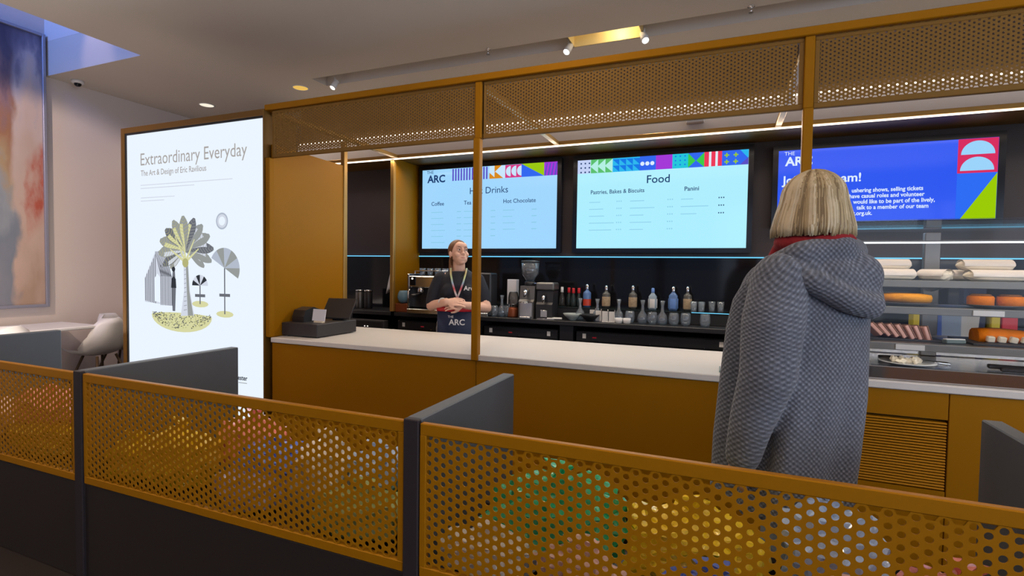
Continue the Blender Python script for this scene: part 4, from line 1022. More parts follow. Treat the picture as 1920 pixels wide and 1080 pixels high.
o = BM().span((.57, 3.03, Z3), (.98, 3.30, Z3+.008), .001).build('slate_board', 'slate'); tag(o, 'slate board under the pink slices', 'board')
for k in range(7):
    x = .70+.032*k; t = thing('pink_slice', ('pink layered slice, leftmost of the leaning row', 'pink layered slice, second of the leaning row', 'pink layered slice, third of the leaning row', 'pink layered slice, fourth of the leaning row', 'pink layered slice, fifth of the leaning row', 'pink layered slice, sixth of the leaning row', 'pink layered slice lying flattest at the right of the leaning row')[k], 'slice', (x, 3.09, Z3+.0085), 'pink slices on the slate board')
    M = Euler((R(-14), R(48+4*k), R(-6+3*k))).to_matrix()
    c = Vector((x, 3.08+.004*(k % 2), Z3+.043-.0015*k))
    BM().box(c, (.072, .085, .018), .003, M).build('filling', 'ham_pink', t); BM().box(c + M @ Vector((0, 0, .0115)), (.074, .087, .005), .001, M).build('top_crust', 'rind', t)
t = thing('green_wrapped_slice', 'thin slice with green edging, right of the pink slices', 'slice', (.97, 3.0, Z3))
BM().box((1.005, 3.02, Z3+.0095), (.09, .03, .018), .003, Euler((0, 0, .35)).to_matrix()).build('slice', 'green_card', t); BM().box((1.005, 3.02, Z3+.0205), (.085, .022, .004), 0, Euler((0, 0, .35)).to_matrix()).build('label_card', 'white_paper', t)
o = BM().span((1.07, 3.0, Z3), (1.62, 3.30, Z3+.008), .001).build('slate_board', 'slate'); tag(o, 'slate board under the orange loaf cake', 'board')
t = thing('loaf_cake', 'orange loaf cake cut into slices on a slate board', 'cake', (1.25, 3.14, Z3+.0085))
b = BM(); rings = []
for k in range(9):
    s_ = k/8; x = 1.12+.20*s_; hh = .062*(.72+.28*math.sin(PI*(.25+.6*s_)))
    rings.append([(x, 3.14-.055*q, Z3+.009+zz*hh) for q, zz in ((1, 0), (1.03, .45), (.9, .8), (.5, 1), (-.5, 1), (-.9, .8), (-1.03, .45), (-1, 0))])
b.loft(rings); b.build('loaf', 'cake_orange', t)
for k in range(4): BM().box((1.16+.042*k, 3.078, Z3+.024), (.030, .022, .028), .004, Euler((.2, .1*k, .1)).to_matrix()).build('crumb_face', 'bread', t)
for k in range(2): BM().box((1.355+.055*k, 3.11-.02*k, Z3+.026-.004*k), (.075, .09, .022), .005, Euler((0, R(24-6*k), R(-20))).to_matrix()).build('cut_slice', 'cake_orange', t)
ZD = ZW+.0355
plate(.83, 3.03, ZD, .115, 'ceramic', 'white oval plate of crumbled cheese on the case deck')
t = thing('cheese_crumbs', 'heap of pale cheese crumbs on the white plate', 'cheese', (.83, 3.03, ZD+.01))
rnd = random.Random(2)
for k in range(16): BM().box((.83+rnd.uniform(-.06, .06), 3.03+rnd.uniform(-.025, .035), ZD+.018+rnd.uniform(0, .006)), [rnd.uniform(.012, .03) for _ in range(3)], .004, Euler((rnd.random(), rnd.random(), rnd.random()*3)).to_matrix()).build('crumb', 'cream', t)
t = thing('serving_tongs', 'steel serving tongs resting behind the white plate', 'tongs', (.95, 3.12, ZD))
for sy in (-.012, .012): BM().tube([(.76, 3.14+sy*.4, ZD+.012), (.92, 3.13+sy, ZD+.010), (1.02, 3.11+sy*1.6, ZD+.008)], [.006, .007, .009], 8, True, .5).build('arm', 'chrome', t)
BM().tube([(.74, 3.145, ZD+.014), (.83, 3.14, ZD+.016)], .011, 10).build('grip', 'soft_black', t)
t = thing('cake_knife', 'black handled cake knife lying on the case deck', 'knife', (1.25, 3.05, ZD))
BM().box((1.235, 3.06, ZD+.014), (.17, .026, .020), .005, Euler((0, 0, -.12)).to_matrix()).build('handle', 'soft_black', t); BM().box((1.44, 3.035, ZD+.012), (.25, .03, .002), 0, Euler((0, 0, -.12)).to_matrix()).build('blade', 'chrome', t)
t = thing('cake_knife', 'second black knife handle crossing under the cake knife', 'knife', (1.27, 3.02, ZD))
BM().box((1.25, 3.005, ZD+.011), (.15, .024, .018), .005, Euler((0, 0, -.02)).to_matrix()).build('handle', 'soft_black', t); BM().box((1.40, 3.0, ZD+.010), (.16, .02, .002), 0, Euler((0, 0, -.02)).to_matrix()).build('blade', 'chrome', t)
ZW = .9125
# leaflets and packets behind the case
for k, (x, m, rz, lb) in enumerate(((1.09, 'blue_paper', .25, 'blue leaflet standing behind the case shelves'), (1.16, 'pale_blue_paper', -.2, 'pale blue leaflet next to the blue leaflet'), (1.235, 'white_paper', .1, 'white leaflet at the right of the pale blue leaflet'))):
    o = BM().box((x, 3.535, ZW+.152), (.085, .004, .30), 0, Euler((R(-4), R(-6+6*k), rz)).to_matrix()).build('leaflet', m); tag(o, lb, 'leaflet', 'leaflets behind the case')
o = BM().span((1.22, 4.36, ZK), (1.36, 4.46, 1.12), .003).build('yellow_carton', 'yellow_card'); tag(o, 'olive yellow carton on the back bar seen through the case', 'carton')
o = BM().span((1.70, 4.36, ZK), (1.78, 4.45, 1.14), .003).build('red_carton', 'red'); tag(o, 'red carton on the back bar seen through the case', 'carton')
o = BM().span((1.645, 4.36, ZK), (1.69, 4.45, 1.16), .003).build('yellow_tube', 'yellow_card'); tag(o, 'narrow yellow packet beside the red carton', 'packet')
o = BM().span((1.50, 4.38, ZK), (1.62, 4.46, 1.38), .003).build('dark_carton', 'apron_navy'); tag(o, 'tall dark blue carton on the back bar seen through the case', 'carton')

# ------------------------------------------------------------------ queue barrier with perforated panels
YP = 1.343
def barrier():
    t = thing('queue_barrier', 'queue barrier with perforated bronze panels, dark fins and a tray of packets', 'barrier', (0, YP, 0))
    xs = (-4.245, -2.56, -.875, .81)
    ZP0, ZP1 = .430, .908
    BM().span((-5.9, YP+.004, .0), (2.45, YP+.05, .427), .003).build('base_panel', 'dark_base', t)
    BM().span((-5.9, YP+.055, .395), (2.45, YP+.46, .425)).build('tray', 'dark_base', t)
    BM().span((-5.9, YP+.461, .02), (2.45, YP+.485, .47), .003).build('rear_panel', 'dark_base', t)
    for x in xs:
        fin = BM().span((x-.027, YP+.012, .0), (x+.027, YP+.77, .918), .004).build('fin', 'grey_board', t)
        BM().span((x-.027, YP-.008, .0), (x+.027, YP+.0115, .917), .003).build('front_edge', 'post_black', fin)
    W = 1.685-.058
    me = perforated(W, ZP1-ZP0, .0285, .0083, .032, .045, W-.03, ZP1-ZP0-.04)
    for x in (-5.93,)+xs: perforated_panel(me, W, ZP1-ZP0, x+.029, YP, ZP0, t, .038, .034, .022, .02)
barrier()
# crumpled cellophane packets in the tray
def wrap_mat(n, c, rough=.16):
    m = mat(n, c, rough, 0, .6, coat=.5, bump=(55, .5)); return m
for n, c in (('wrap_yellow', (.95, .68, .02)), ('wrap_orange', (.9, .35, .03)), ('wrap_pink', (.90, .30, .26)), ('wrap_blue', (.16, .26, .85)), ('wrap_pale_blue', (.52, .68, .95)), ('wrap_green', (.04, .45, .20)), ('wrap_lime', (.50, .60, .22)), ('wrap_white', (.90, .84, .78)), ('wrap_lilac', (.55, .48, .72)), ('wrap_rose', (.90, .60, .56))):
    wrap_mat(n, c)
COLN = {'wrap_yellow': 'yellow', 'wrap_orange': 'orange', 'wrap_pink': 'pink', 'wrap_blue': 'blue', 'wrap_pale_blue': 'pale blue', 'wrap_green': 'green', 'wrap_lime': 'lime green', 'wrap_white': 'white', 'wrap_lilac': 'lilac', 'wrap_rose': 'rose'}
def packet(x, y, z, sx, sy, sz, m, label, seed, rz=0):
    """pillow of crumpled film with a twisted crest"""
    t = thing('wrapped_packet', label, 'packet', (x, y, z-sz), 'cellophane packets in the barrier tray')
    b = BM(); n = 26; k_ = 16; rings = []
    M = Matrix.Rotation(rz, 3, 'Z')
    for j in range(k_+1):
        ph = -PI/2+PI*j/k_; r = []
        for i in range(n):
            th = 2*PI*i/n
            d = Vector((math.cos(ph)*math.cos(th), math.cos(ph)*math.sin(th), math.sin(ph)))
            q = noise.noise(d*2.6+Vector((seed*3.1, seed, 0)))*.34 + abs(noise.noise(d*6+Vector((seed, 0, seed*2))))*.26
            e = Vector((math.copysign(abs(d.x)**.8, d.x)*sx, math.copysign(abs(d.y)**.8, d.y)*sy, math.copysign(abs(d.z)**.8, d.z)*sz))*(1+q-.12)
            if e.z < -sz*.92: e.z = -sz*.92
            r.append(Vector((x, y, z)) + M @ e)
        rings.append(r)
    b.loft(rings, True, False); b.build('film', m, t)
    b = BM(); rings = []
    for j in range(4):
        r = []
        for i in range(12):
            a = 2*PI*i/12; rr = (.018, .010, .026, .04)[j]*(1+.35*math.sin(3*a+seed))
            r.append((x+rr*1.3*math.cos(a), y+rr*.6*math.sin(a), z+sz*(.9, 1.05, 1.22, 1.38)[j]+.006*math.sin(5*a+seed)))
        rings.append(r)
    b.loft(rings, True, False); b.build('twisted_end', m, t)
PK = [(-3.20, 1.56, .63, .22, .13, .085, 'wrap_pink', 'in the left bay, on top'), (-3.12, 1.52, .51, .24, .12, .085, 'wrap_yellow', 'in the left bay, in front'), (-3.75, 1.55, .52, .24, .12, .09, 'wrap_rose', 'far into the left bay'),
      (-2.44, 1.50, .505, .11, .10, .085, 'wrap_yellow', 'in the left corner of the middle bay'), (-2.17, 1.52, .545, .17, .11, .12, 'wrap_yellow', 'with a tall crest in the middle bay'), (-1.90, 1.66, .60, .20, .10, .11, 'wrap_pink', 'behind the yellow one in the middle bay'),
      (-1.72, 1.50, .50, .16, .10, .085, 'wrap_lilac', 'low in the centre of the middle bay'), (-1.66, 1.56, .60, .16, .09, .065, 'wrap_blue', 'on top of the lilac one'), (-1.43, 1.60, .575, .15, .11, .115, 'wrap_white', 'right of the blue one in the middle bay'),
      (-1.18, 1.60, .62, .12, .10, .075, 'wrap_pale_blue', 'high at the right of the middle bay'), (-1.15, 1.47, .515, .20, .07, .085, 'wrap_lime', 'low at the right of the middle bay'), (-1.12, 1.64, .49, .17, .10, .07, 'wrap_green', 'under the pale blue one'),
      (-.48, 1.60, .58, .24, .13, .125, 'wrap_green', 'large, at the left of the right bay'), (-.66, 1.46, .485, .16, .07, .07, 'wrap_white', 'at the front left of the right bay'), (-.36, 1.45, .50, .13, .07, .075, 'wrap_rose', 'in front of the large green one'),
      (-.07, 1.57, .575, .20, .12, .11, 'wrap_yellow', 'in the middle of the right bay'), (.0, 1.44, .50, .19, .06, .085, 'wrap_blue', 'in front of the yellow one in the right bay'), (.30, 1.64, .60, .13, .11, .14, 'wrap_pale_blue', 'standing tallest in the right bay'), (.32, 1.46, .51, .12, .07, .09, 'wrap_rose', 'in front of the tallest one'), (.56, 1.55, .55, .14, .12, .10, 'wrap_pink', 'at the right end of the right bay')]
for i, (x, y, z, sx, sy, sz, m, lb) in enumerate(PK): packet(x, y, z, sx, sy, sz, m, COLN[m]+' crumpled cellophane packet '+lb, i+1, .2*math.sin(i*2.1))

# ------------------------------------------------------------------ people
def head(b, c, M):
    A = lambda p, r, Q=None: b.ell(Vector(c) + M @ Vector(p), r, M if Q is None else M @ Q, 3)
    A((0, -.012, .028), (.074, .092, .088)); A((0, .028, -.04), (.056, .062, .062)); A((0, .066, -.088), (.022, .020, .018)); A((0, .05, -.06), (.048, .042, .038))
    A((0, .094, -.020), (.013, .017, .014)); A((0, .088, .006), (.009, .013, .028)); A((0, .075, .05), (.048, .022, .03))
    for s_ in (-1, 1):
        A((s_*.038, .060, -.022), (.024, .024, .024)); A((s_*.030, .080, .030), (.022, .010, .007)); A((s_*.076, -.005, -.005), (.009, .020, .030)); A((s_*.010, .093, -.024), (.008, .010, .008))
    A((0, .083, -.052), (.022, .008, .005)); A((0, .080, -.061), (.018, .009, .006))
def hand(b, wrist, M, side, curl=.5):
    """M: columns = across palm, along fingers, back of the hand"""
    W = Vector(wrist); P = lambda p: W + M @ Vector(p)
    b.ell(P((0, .045, 0)), (.037, .052, .014), M, 2); b.ell(P((0, .01, 0)), (.026, .03, .017), M, 2)
    for k, L in enumerate((.056, .070, .076, .068)):
        x = -.033*side+.022*k*side; a = 0; p = Vector((x, .085, 0)); pts = [p-Vector((0, .03, 0)), p]
        for q in range(3):
            a += curl*(.5 if q == 0 else .9); p = p + Vector(((x*.10), math.cos(a), -math.sin(a)))*L*(.44, .32, .26)[q]; pts.append(p)
        b.limb([P(v) for v in pts], [.0085, .0088, .0082, .0075, .0065], 8)
    b.limb([P(v) for v in (Vector((side*.020, .018, -.004)), Vector((side*.046, .042, -.012)), Vector((side*.055, .072, -.020)), Vector((side*.052, .094, -.028)))], [.013, .011, .0095, .008], 8)
def ring(cx, cy, z, rx, ry, n=56, f=None, pw=1.0):
    o = []
    for i in range(n):
        a = 2*PI*i/n; k = 1+(f(a) if f else 0)
        o.append(Vector((cx+rx*k*math.copysign(abs(math.cos(a))**pw, math.cos(a)), cy+ry*k*math.copysign(abs(math.sin(a))**pw, math.sin(a)), z)))
    return o
def hand_frame(d, back):
    d = Vector(d).normalized(); back = Vector(back); x = d.cross(back).normalized(); z = x.cross(d).normalized()
    return Matrix((x, d, z)).transposed()

def knit():
    m = bpy.data.materials.new('grey_knit'); m.use_nodes = True; nt = m.node_tree; bs = nt.nodes['Principled BSDF']; MATS['grey_knit'] = m
    N = lambda k: nt.nodes.new(k); L = nt.links.new
    tc = N('ShaderNodeTexCoord'); sp = N('ShaderNodeSeparateXYZ'); L(tc.outputs['Object'], sp.inputs[0])
    def M(op, a, c=None):
        k = N('ShaderNodeMath'); k.operation = op
        for i, v in enumerate((a, c)):
            if v is None: continue
            if isinstance(v, (int, float)): k.inputs[i].default_value = v
            else: L(v, k.inputs[i])
        return k.outputs[0]
    at = N('ShaderNodeAttribute'); at.attribute_name = 'weave'; sw = N('ShaderNodeSeparateXYZ'); L(at.outputs['Vector'], sw.inputs[0])
    nd = N('ShaderNodeTexNoise'); nd.inputs['Scale'].default_value = 30; nd.inputs['Detail'].default_value = 1; L(tc.outputs['Object'], nd.inputs['Vector'])
    jit = M('MULTIPLY', nd.outputs['Fac'], .007); u_ = M('ADD', sw.outputs[0], jit); v_ = M('ADD', sw.outputs[1], jit); s = 2*PI/.0170
    w1 = M('SINE', M('MULTIPLY', u_, s)); w2 = M('SINE', M('MULTIPLY', v_, s))
    wv = M('MULTIPLY', M('ADD', M('MULTIPLY', w1, w2), 1), .5)
    n = N('ShaderNodeTexNoise'); n.inputs['Scale'].default_value = 9; L(tc.outputs['Object'], n.inputs['Vector'])
    n2 = N('ShaderNodeTexNoise'); n2.inputs['Scale'].default_value = 150; L(tc.outputs['Object'], n2.inputs['Vector'])
    v = M('ADD', M('ADD', M('MULTIPLY', wv, .42), M('MULTIPLY', n2.outputs['Fac'], .40)), M('MULTIPLY', n.outputs['Fac'], .18))
    r = N('ShaderNodeValToRGB'); e = r.color_ramp.elements; e[0].position = .15; e[0].color = (.058, .063, .080, 1); e[1].position = .95; e[1].color = (.42, .46, .55, 1)
    q = e.new(.55); q.color = (.165, .180, .220, 1); L(v, r.inputs[0]); L(r.outputs[0], bs.inputs['Base Color'])
    bp = N('ShaderNodeBump'); bp.inputs['Strength'].default_value = .5; bp.inputs['Distance'].default_value = .006; L(wv, bp.inputs['Height']); L(bp.outputs[0], bs.inputs['Normal'])
    bs.inputs['Roughness'].default_value = .95; bs.inputs['Specular IOR Level'].default_value = .1; bs.inputs['Sheen Weight'].default_value = .25
knit()

def weave(o, cx, cy, rad):
    """cloth coordinates for the knit: girth and height"""
    at = o.data.attributes.new('weave', 'FLOAT_VECTOR', 'POINT')
    for i, v in enumerate(o.data.vertices):
        dx, dy = v.co.x-cx, v.co.y-cy
        at.data[i].vector = (math.atan2(dx, -dy)*rad, v.co.z + .6*max(0, math.hypot(dx, dy)-rad) * max(0, min(1, (v.co.z-1.15)/.2)), 0)
def customer():
    t = thing('person', 'person with blond bob and grey hooded knit coat, seen from behind at the counter', 'person', (0, 0, 0))
    hc = Vector((0, .03, 1.605)); HM = Matrix.Rotation(R(-6), 3, 'Z') @ Matrix.Rotation(R(0), 3, 'X')
    b = BM(); head(b, hc, HM)
    b.limb([(0, -.01, 1.40), (0, .012, 1.56)], [.058, .052]); b.limb([(-.15, -.01, 1.375), (0, -.01, 1.41), (.15, -.01, 1.375)], [.05, .06, .05])
    b.loft([ring(0, 0, z, a, c, 32) for z, a, c in ((.88, .13, .09), (.95, .145, .10), (1.10, .13, .09), (1.28, .15, .105), (1.38, .14, .08))])
    for s_ in (-1, 1):
        b.limb([(s_*.070, .01, .90), (s_*.085, .01, .50), (s_*.09, -.005, .10)], [.078, .058, .04]); b.ell((s_*.092, .06, .04), (.042, .12, .038))
    b.limb([(-.175, -.01, 1.365), (-.23, -.045, 1.09), (-.243, .03, .83)], [.05, .042, .028]); hand(b, (-.243, .04, .815), hand_frame((.05, .22, -.97), (-1, 0, 0)), -1, .35)
    b.limb([(.15, -.005, 1.355), (.16, .06, 1.09), (.19, .035, .85)], [.05, .042, .028]); hand(b, (.193, .03, .84), hand_frame((.05, .0, -1), (1, 0, 0)), 1, .35)
    b.blob('body', 'skin', t, .0045, 3, .5)
    for s_ in (-1, 1):
        e = BM().ell(hc + HM @ Vector((s_*.030, .082, .012)), .0125, None, 2).build('eye', 'eye', t); BM().ell(hc + HM @ Vector((s_*.030, .0925, .012)), (.005, .003, .005), None, 2).build('iris', 'iris', e)
    # trousers and shoes
    b = BM()
    for s_ in (-1, 1): b.limb([(s_*.070, .01, .90), (s_*.085, .01, .50), (s_*.092, -.005, .09)], [.086, .072, .064])
    b.ell((0, .01, .92), (.145, .105, .08)); b.blob('trousers', 'denim_pale', t, .009, 3)
    for s_ in (-1, 1): BM().ell((s_*.094, .06, .045), (.052, .145, .050)).build('shoe', 'shoe_black', t)
    # coat: body, sleeves, shawl front
    def fold(z):
        k = max(0, (1.32-z))*.19
        return lambda a: k*(math.sin(5*a+.8*z+.6) + .55*math.sin(9*a+1-1.5*z)) - .10*max(0, math.cos(a-PI/2))**12*(1 if z < 1.2 else 0)
    b = BM()
    b.loft([ring(cx, cy, z, rx, ry, 72, fold(z)) for z, cx, cy, rx, ry in ((.58, -.03, .03, .168, .150), (.70, -.03, .03, .168, .150), (.85, -.02, .02, .172, .152), (1.0, -.01, .01, .178, .152), (1.15, 0, .005, .178, .145), (1.28, 0, 0, .182, .138), (1.36, 0, -.005, .172, .115), (1.42, 0, -.015, .145, .10), (1.46, 0, -.01, .09, .085))])
    b.limb([(-.16, -.015, 1.375), (-.215, -.045, 1.24), (-.232, -.05, 1.08), (-.245, -.005, .93), (-.245, .03, .80)], [.086, .090, .082, .066, .054], 20)
    b.limb([(.14, -.005, 1.36), (.16, .03, 1.24), (.16, .06, 1.08), (.175, .05, .95), (.185, .04, .85)], [.08, .078, .068, .056, .048], 20)
    b.ell((-.08, .13, 1.28), (.09, .085, .15)); b.ell((.08, .12, 1.28), (.09, .08, .14))
    # open front hanging forward
    b.loft([[Vector((-.14+.06*math.cos(a)*w_, .16+.085*math.sin(a)*w_+dy, z)) for a in [2*PI*i/20 for i in range(20)]] for z, w_, dy in ((.60, 1.08, .03), (.80, 1.0, .03), (1.0, .92, .015), (1.2, .80, 0), (1.30, .62, -.01), (1.36, .35, -.03))])
    coat = b.blob('coat', 'grey_knit', t, .0085, 5, .5); weave(coat, 0, .03, .20)
    # hood lying on the back
    b = BM()
    col = [(-.06, .155, 1.26), (-.12, .115, 1.345), (-.148, .03, 1.405), (-.115, -.05, 1.450), (0, -.085, 1.470), (.10, -.045, 1.465), (.13, .03, 1.44), (.12, .115, 1.37), (.06, .155, 1.27)]
    b.limb(col, [.040, .046, .046, .046, .048, .046, .046, .046, .04], 16)
    hem = [(-.158, .05, 1.375), (-.165, -.03, 1.395), (-.12, -.105, 1.365), (-.04, -.150, 1.315), (.05, -.152, 1.295), (.11, -.10, 1.335), (.135, .0, 1.40)]
    b.limb(hem, [.030, .036, .038, .040, .040, .038, .03], 16)
    b.ell((.02, -.095, 1.375), (.125, .060, .080), Euler((R(-22), R(10), 0)).to_matrix()); b.ell((.06, -.105, 1.385), (.08, .055, .075)); b.ell((-.09, -.06, 1.40), (.08, .05, .045))
    weave(b.blob('hood', 'grey_knit', coat, .0075, 9, .5), 0, 0, .14)
    # scarf
    b = BM(); b.tube([(.088*math.cos(a), .01+.094*math.sin(a), 1.492+.006*math.sin(3*a)) for a in [2*PI*i/30 for i in range(31)]], .030, 14); b.tube([(-.03, .10, 1.50), (-.05, .13, 1.42), (-.03, .135, 1.32)], [.03, .03, .024], 12)
    b.blob('scarf', 'red_cloth', t, .007, 3)
    # hair: base cap and locks
    def hp(th, s_, rr=1.0):
        """th angle from the back (0 = back), s_ 0 crown .. 1 tip"""
        sx, sy = math.sin(th), -math.cos(th)
        if s_ < .52:
            a = (s_/.52)*PI/2*.98; r = math.sin(a)**1.12; z = .040+.090*math.cos(a)
        else:
            q = (s_-.52)/.48; r = 1+.42*q**1.0 - .25*max(0, q-.82); z = .040-.128*q
        return hc + HM @ Vector((sx*r*.086*rr, -.012+sy*r*(.102-.022*max(0, s_-.5))*rr, z))
    b = BM(); n = 40
    for k in range(11):
        pass
    rings = []
    for k in range(13):
        s_ = .03+.93*k/12; rings.append([hp(-R(128)+R(256)*i/n, s_, .965) for i in range(n+1)])
    b.loft(rings, False, True, False); hair = b.build('hair', 'hair_shade', t)
    md = hair.modifiers.new('thickness', 'SOLIDIFY'); md.thickness = .02; md.offset = -1
    # front of the crown, behind the hairline
    rnd = random.Random(11); bs = {m: BM() for m in ('hair_blond', 'hair_pale', 'hair_shade')}
    for i in range(1250):
        th = R(rnd.uniform(-130, 130)); s0 = rnd.uniform(.02, .36); s1 = rnd.uniform(.92, 1.03) if rnd.random() < .85 else rnd.uniform(.6, .9)
        clump = noise.noise(Vector((th*4.2, 3.3, 0))); wob = .10*noise.noise(Vector((th*3, 7.7, 1)))+rnd.uniform(-.03, .03); rr = rnd.uniform(.98, 1.02)+.045*clump; ph = th*4; pts = []; rad = []
        for k in range(10):
            q = k/9; s_ = s0+(s1-s0)*q
            pts.append(hp(th+wob*q+.02*math.sin(q*5+ph), s_, rr+.015*math.sin(q*4+ph) - .05*max(0, q-.85)*3)); rad.append(.0046*(.35+.65*math.sin(PI*min(1, .12+q*.80)))+.0004)
        v = clump*1.6+rnd.uniform(-.55, .55)-.45*math.exp(-((th+.25)/.35)**2)
        bs['hair_pale' if v > .22 else 'hair_blond' if v > -.50 else 'hair_shade'].tube(pts, rad, 5, True, .55)
    for m, q in bs.items():
        o = q.build('hair_locks', m, hair); o['kind'] = 'stuff'
    t.location = (.278, 1.95, -.012); t.rotation_euler = (0, 0, R(40))
customer()

def staff():
    t = thing('person', 'person in navy shirt and apron with lanyard, standing behind the bar with hands folded', 'person', (0, 0, 0))
    hc = Vector((0, .02, 1.505)); HM = Matrix.Rotation(R(26), 3, 'Z') @ Matrix.Rotation(R(13), 3, 'X')
    b = BM(); head(b, hc, HM)
    b.limb([(0, -.015, 1.30), (0, .0, 1.45)], [.056, .05]); b.limb([(-.155, -.01, 1.285), (0, -.01, 1.315), (.155, -.01, 1.285)], [.05, .06, .05])
    b.loft([ring(0, 0, z, a, c, 32) for z, a, c in ((.84, .15, .10), (.90, .165, .115), (1.04, .14, .10), (1.20, .155, .11), (1.30, .14, .08))])
    for s_ in (-1, 1):
        b.limb([(s_*.085, 0, .88), (s_*.09, .01, .48), (s_*.09, -.005, .10)], [.09, .06, .04]); b.ell((s_*.092, .06, .04), (.042, .12, .038))
    # folded forearms: right hand laid over the left wrist
    b.limb([(.165, -.01, 1.275), (.225, .02, 1.065), (.085, .195, 1.115)], [.050, .045, .029]); hand(b, (.08, .198, 1.116), hand_frame((-.95, .06, -.03), (.05, .75, .6)), 1, .3)
    b.limb([(-.165, -.01, 1.275), (-.235, .03, 1.055), (-.055, .18, 1.087)], [.050, .045, .029]); hand(b, (-.05, .182, 1.087), hand_frame((.97, .02, -.03), (.0, .75, .6)), -1, .4)
    b.blob('body', 'skin', t, .0045, 3, .5)
    for s_ in (-1, 1):
        e = BM().ell(hc + HM @ Vector((s_*.030, .0815, .012)), (.0125, .012, .005), HM, 2).build('eye', 'eye', t); BM().ell(hc + HM @ Vector((s_*.030, .0925, .011)), (.006, .003, .005), None, 2).build('iris', 'iris', e)
        BM().tube([hc + HM @ Vector((s_*x, y, z)) for x, y, z in ((.014, .092, .032), (.03, .093, .038), (.046, .082, .033))], [.002, .003, .002], 6).build('eyebrow', 'hair_brown', t)
    BM().tube([hc + HM @ Vector(p) for p in ((-.024, .083, -.052), (-.01, .0905, -.056), (.01, .0905, -.056), (.024, .083, -.052))], [.002, .0035, .0035, .002], 6).build('mouth', 'lip', t)
    # hair pulled back
    b = BM(); b.ell(hc + HM @ Vector((0, -.022, .036)), (.081, .094, .090), HM, 4)
    bmesh.ops.delete(b.b, geom=[v for v in b.b.verts if (lambda q: q.y > .052 - .35*max(0, .085-q.z) + .25*max(0, q.z-.085))(HM.transposed() @ (v.co-hc)) and (HM.transposed() @ (v.co-hc)).z < .112], context='VERTS')
    hair = b.build('hair', 'hair_brown', t); md = hair.modifiers.new('thickness', 'SOLIDIFY'); md.thickness = .008; md.offset = -1
    b = BM(); b.limb([hc + HM @ Vector(p) for p in ((0, -.115, .03), (.01, -.13, -.03), (.03, -.11, -.11), (.045, -.07, -.17))], [.03, .032, .026, .014]); b.blob('ponytail', 'hair_brown', hair, .006, 2)
    # shirt
    b = BM(); b.loft([ring(0, 0, z, a, c, 40) for z, a, c in ((.93, .18, .13), (1.02, .165, .12), (1.14, .17, .13), (1.24, .175, .125), (1.31, .15, .095), (1.345, .10, .08), (1.36, .07, .07))])
    for s_ in (-1, 1): b.limb([(s_*.150, -.01, 1.287), (s_*.195, .0, 1.19), (s_*.217, .008, 1.10)], [.068, .064, .059])
    b.ell((-.07, .085, 1.19), (.07, .055, .07)); b.ell((.07, .085, 1.19), (.07, .055, .07))
    shirt = b.blob('shirt', 'shirt_navy', t, .008, 4)
    b = BM()
    for s_ in (-1, 1): b.loft([[(s_*x, y, z), (s_*(x+.045), y-.01, z-.03), (s_*(x+.05), y-.014, z-.036), (s_*(x+.004), y-.004, z-.004)] for x, y, z in ((.012, .098, 1.295), (.04, .085, 1.345), (.062, .03, 1.375), (.06, -.03, 1.385), (.0, -.07, 1.39))])
    b.build('collar', 'shirt_navy', shirt)
    fn = lambda px, pz: (-px, .1475, pz)
    text('shirt_text', 'Arc', .052, .052, 1.205, 0, 'white_print', shirt, fn=fn, off=.001)
    # trousers, shoes
    b = BM()
    for s_ in (-1, 1): b.limb([(s_*.085, 0, .88), (s_*.092, .01, .50), (s_*.092, -.005, .09)], [.105, .075, .06])
    b.ell((0, 0, .92), (.185, .135, .09)); b.blob('trousers', 'grey_cloth', t, .009, 3)
    for s_ in (-1, 1): BM().ell((s_*.094, .06, .045), (.052, .145, .050)).build('shoe', 'shoe_black', t)
    # apron: curved front with band
    cur = lambda x: .185 - 2.0*x*x*.8
    def sheet(x0, x1, z0, z1, d, th):
        b = BM(); n = 14; rings = []
        for k in range(n+1):
            x = x0+(x1-x0)*k/n; y = cur(x)+d; rings.append([(x, y, z0), (x, y+th, z0), (x, y+th, z1), (x, y, z1)])
        return b.loft(rings)
    ap = sheet(-.165, .165, .60, 1.03, -.03, .006).build('apron', 'apron_navy', t)
    sheet(-.17, .17, 1.03, 1.068, -.029, .008).build('waistband', 'red', ap, label='red waistband')
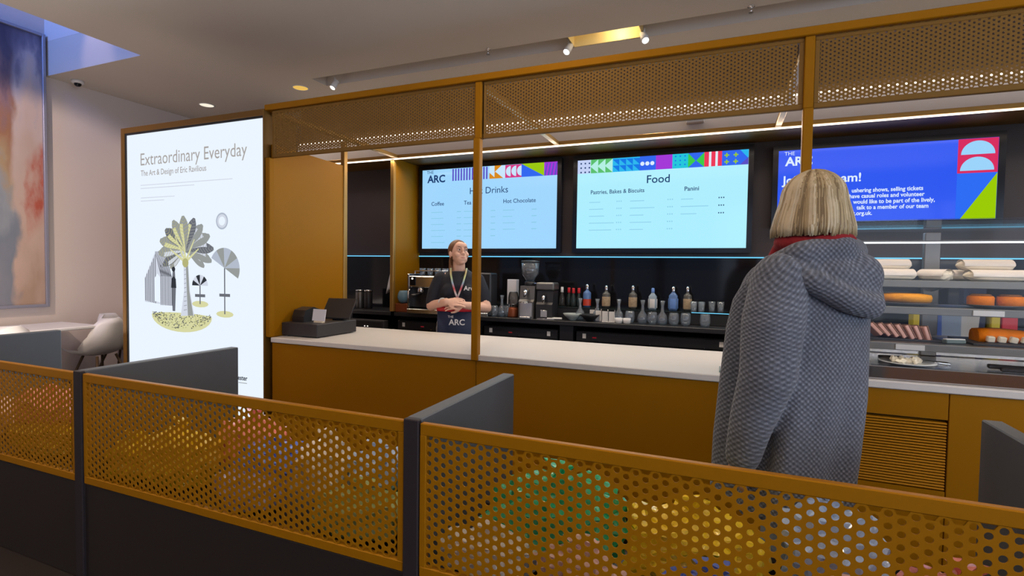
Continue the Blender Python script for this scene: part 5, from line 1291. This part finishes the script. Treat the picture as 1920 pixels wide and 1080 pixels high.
    fn2 = lambda px, pz: (-px, cur(px)-.022, pz)
    text('apron_text', 'ARC', .066, -.066, .922, 0, 'white_print', ap, fn=fn2, off=.0015); text('apron_text', 'THE', .026, -.076, .980, 0, 'white_print', ap, fn=fn2)
    # lanyard in coloured stripes
    m = bpy.data.materials.new('lanyard_stripes'); m.use_nodes = True; nt = m.node_tree; MATS['lanyard_stripes'] = m
    tc = nt.nodes.new('ShaderNodeTexCoord'); sp = nt.nodes.new('ShaderNodeSeparateXYZ'); r = nt.nodes.new('ShaderNodeValToRGB'); mp = nt.nodes.new('ShaderNodeMapRange')
    mp.inputs[1].default_value = 1.08; mp.inputs[2].default_value = 1.40; nt.links.new(tc.outputs['Object'], sp.inputs[0]); nt.links.new(sp.outputs[2], mp.inputs[0]); nt.links.new(mp.outputs[0], r.inputs[0])
    e = r.color_ramp.elements
    for k, c in enumerate(((.6, .5, .4), (.6, .05, .07), (.7, .7, .7), (.6, .05, .07), (.3, .45, .6), (.5, .6, .3), (.6, .45, .2), (.3, .55, .4))):
        q = e[k] if k < 2 else e.new(.5); 
    for k, c in enumerate(((.6, .5, .4), (.6, .05, .07), (.7, .7, .7), (.6, .05, .07), (.3, .45, .6), (.5, .6, .3), (.6, .45, .2), (.3, .55, .4))):
        e[k].position = k/7; e[k].color = c+(1,)
    nt.links.new(r.outputs[0], nt.nodes['Principled BSDF'].inputs['Base Color'])
    b = BM()
    for s_ in (-1, 1): b.tube([(s_*.066, .02, 1.385), (s_*.06, .085, 1.335), (s_*.045, .125, 1.27), (s_*.022, .152, 1.20), (0, .160, 1.14)], .008, 8, True, .4)
    b.tube([(0, .160, 1.145), (0, .165, 1.11)], .008, 8, True, .5); b.build('lanyard', 'lanyard_stripes', t)
    BM().tube([(.115+.034*math.cos(a), .165+.025*math.sin(a), 1.106+.034*math.sin(a)) for a in [2*PI*i/20 for i in range(21)]], .005, 8).build('bracelet', 'white_plastic', t)
    t.location = (-2.07, 3.87, 0); t.rotation_euler = (0, 0, R(204))
staff()
